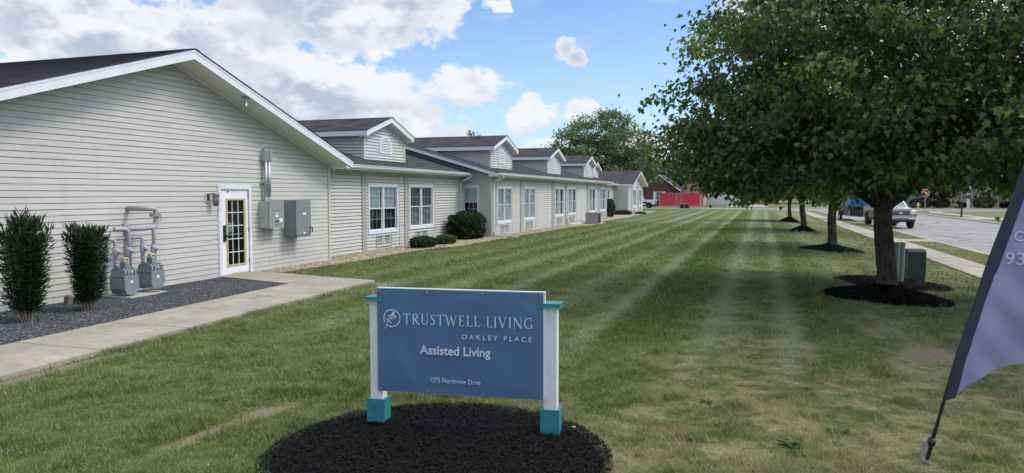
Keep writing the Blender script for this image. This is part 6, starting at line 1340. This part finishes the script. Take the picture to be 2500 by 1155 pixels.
pickup('pickup_truck', 'white pickup half hidden behind the far end of the building', (-17.7, 122.0, -.405), R(-90), M_WCAR, M_WCAR)
# ------------------------------------------------------------------ houses beyond the streets
def house(label, x0, x1, y0, y1, ze, zr, wallm, gable='x', wins=(), shut=None, roofm=None, base=0., extra=None, cat='house'):
    """rectangular house facing -Y; ridge along x ('x') or gable facing the street ('y')"""
    t = thing('house', label, cat, ((x0 + x1) / 2, (y0 + y1) / 2, base)); e = .45; k = MB()
    if gable == 'x':
        k.box((x0, y0, base - .3), (x1, y1, ze)); ym = (y0 + y1) / 2
        for xx in (x0, x1 - .15): k.prism([(xx, y0, ze + .001), (xx, y1, ze + .001), (xx, ym, zr - .1)], (.15, 0, 0))
        obj('wall', k, wallm, t); m = (zr - ze) / (ym - y0)
        r_ = MB(); r_.prism([(x0 - e, y0 - e, ze - e * m), (x0 - e, ym, zr), (x0 - e, y1 + e, ze - e * m), (x0 - e, y1 + e, ze - e * m + .12), (x0 - e, ym, zr + .14), (x0 - e, y0 - e, ze - e * m + .12)], (x1 - x0 + 2 * e, 0, 0)); obj('roof', r_, roofm or M_ROOF, t)
        f = MB(); f.box((x0 - e, y0 - e - .03, ze - e * m - .1), (x1 + e, y0 - e - .001, ze - e * m + .11)); obj('fascia', f, M_TRIM, t)
    else:
        k.box((x0, y0, base - .3), (x1, y1, ze)); xm = (x0 + x1) / 2
        k.prism([(x0, y0, ze), (x1, y0, ze), (xm, y0, zr - .1)], (0, y1 - y0, 0)); obj('wall', k, wallm, t); m = (zr - ze) / (xm - x0)
        r_ = MB(); r_.prism([(x0 - e, y0 - e, ze - e * m), (xm, y0 - e, zr), (x1 + e, y0 - e, ze - e * m), (x1 + e, y0 - e, ze - e * m + .12), (xm, y0 - e, zr + .14), (x0 - e, y0 - e, ze - e * m + .12)], (0, y1 - y0 + 2 * e, 0)); obj('roof', r_, roofm or M_ROOF, t)
        f = MB(); yy = y0 - e - .03
        for s in (-1, 1):
            xe = xm + s * (xm - x0 + e); f.prism([(xe, yy, ze - e * m - .12), (xm, yy, zr - .12), (xm, yy, zr + .13), (xe, yy, ze - e * m + .11)], (0, .028, 0))
        obj('fascia', f, M_TRIM, t)
    for (wx, wz, ww, wh) in wins:
        f = MB(); f.box((wx - ww / 2, y0 - .06, wz), (wx - ww / 2 + .08, y0 - .002, wz + wh)); f.box((wx + ww / 2 - .08, y0 - .06, wz), (wx + ww / 2, y0 - .002, wz + wh)); f.box((wx - ww / 2 + .08, y0 - .06, wz), (wx + ww / 2 - .08, y0 - .002, wz + .09)); f.box((wx - ww / 2 + .08, y0 - .06, wz + wh - .09), (wx + ww / 2 - .08, y0 - .002, wz + wh)); f.box((wx - ww / 2 + .08, y0 - .055, wz + wh / 2 - .04), (wx + ww / 2 - .08, y0 - .004, wz + wh / 2 + .04))
        W_ = obj('window', f, M_TRIM, t); g = MB(); g.box((wx - ww / 2 + .08, y0 - .03, wz + .09), (wx + ww / 2 - .08, y0 - .008, wz + wh - .09)); obj('pane', g, M_CGL, W_)
        if shut:
            for s in (-1, 1): g = MB(); a = wx + s * (ww / 2 + .04); b = wx + s * (ww / 2 + .46); g.box((min(a, b), y0 - .05, wz - .02), (max(a, b), y0 - .002, wz + wh + .02)); obj('shutter', g, shut, W_)
    return t
M_BRR = brick_mat('dark_red_brick', (.10, .026, .023), (.14, .036, .031), (.13, .08, .07)); M_BRS = brick_mat('sunlit_brick_colour', (.42, .19, .14), (.52, .25, .18), (.45, .33, .28)); M_BRT = brick_mat('tan_brick', (.30, .235, .175), (.38, .30, .23), (.36, .33, .29))  # salmon tone: sunlight on the brick wing put into its colour
M_GSHUT = mat('grey_shutter', (.16, .165, .18), .6)
house('dark red brick house with a white shuttered window behind the white pickup', -19.5, -12.3, 137, 148, 2.7, 5.4, M_BRR, 'y', wins=[(-15.9, .75, 1.25, 1.6)], shut=M_WHITE, base=-.25)
house('brick house wing coloured salmon as if sunlit, rising behind the red trailer', -12.2, -8.2, 141, 150, 2.9, 6.0, M_BRS, 'y', base=-.25)
house('white sided garage right of the red trailer', -9.6, -2.6, 152, 162, 3.0, 4.6, mat('white_vinyl_far', (.66, .67, .70), .6, .03, 1), 'x', base=-.25)
house('tan brick house with grey shutters across the street on the right', 26.2, 44, 137, 149, 2.9, 6.2, M_BRT, 'y', wins=[(33.9, .95, 1.5, 1.75), (37.6, .95, 1.35, 1.75), (29.6, .95, 1.35, 1.75), (41.2, .95, 1.35, 1.75)], shut=M_GSHUT, base=-.25)
k = MB()
for q in range(14): k.box((42.0 + q * .22, 136.2, .1), (42.08 + q * .22, 136.26, .75))
k.box((41.9, 136.17, .752), (45.1, 136.29, .82)); k.box((41.9, 136.19, .05), (45.1, 136.27, .10)); o = obj('porch_railing', k, M_TRIM, None); tag(o, 'white porch railing at the right end of the tan brick house', 'railing')
for i, (x, y, r_, lb, mm) in enumerate([(26.5, 133.2, (1.6, 1.2, .75), 'leftmost dark shrub before the tan brick house', M_PURP), (29.4, 133.2, (1.2, 1.0, .7), 'second dark shrub before the tan brick house, right of the small plum tree', M_PURP), (35.2, 132.5, (1.5, 1.2, .85), 'broad rounded shrub below the right shuttered window', M_BUSH), (32.6, 134.5, (.7, .6, .4), 'small low shrub below the left shuttered window', M_BUSH), (38.5, 133.5, (.8, .7, .5), 'small reddish brown shrub by the porch', M_PURP)]): ball_shrub('garden_shrub', lb, (x, y, -.27), r_, 1800, .20, mm, 140 + i, group='shrubs before the tan brick house')
maple('plum_tree', 'dark plum-leaved small tree in front of the tan brick house', (28.0, 128.5, -.27), 1.3, .12, (0, 0, 2.9), (2.9, 2.6, 1.9, 1.5), 110, 60, .26, 151, m=M_PURP, bark=M_BARK2, tpl=OVAL, group=None, zlow=1.3, droop=.3, clr=(.5, .9), limbs=7)
maple('young_tree', 'small green tree by the porch railing', (37.6, 127.5, -.27), 1.4, .09, (0, 0, 3.0), (1.9, 1.8, 2.0, 1.5), 80, 60, .22, 152, m=M_FAR, bark=M_BARK2, tpl=OVAL, group=None, zlow=1.3, droop=.2, clr=(.5, .8), limbs=6)
# ------------------------------------------------------------------ small things on the ground
k = MB(); k.box((-.07, -.04, 0), (.07, .04, .06)); k.box((-.05, -.03, .061), (.06, .03, .075)); o = obj('brick_fragment', k, mat('old_brick', (.20, .07, .045), .9, .3, 20), None); o.location = (2.55, 9.95, 0); o.rotation_euler = (0, .1, .6); tag(o, 'reddish brick fragment on the bare patch beside the flag', 'brick')
V = np.array([(0, 0, 0), (.04, .012, .018), (.075, 0, .03), (.07, -.03, .022), (.03, -.035, .03), (0, -.02, .012)]); o = np_obj('fallen_leaf', V, np.array([(0, 1, 2), (0, 2, 3), (0, 3, 4), (0, 4, 5)]), mat('dry_leaf', (.42, .36, .24), .8, .2, 30)); o.location = (-1.40, 5.78, .06); tag(o, 'curled tan leaf on the mulch beside the right sleeve of the sign', 'leaf')
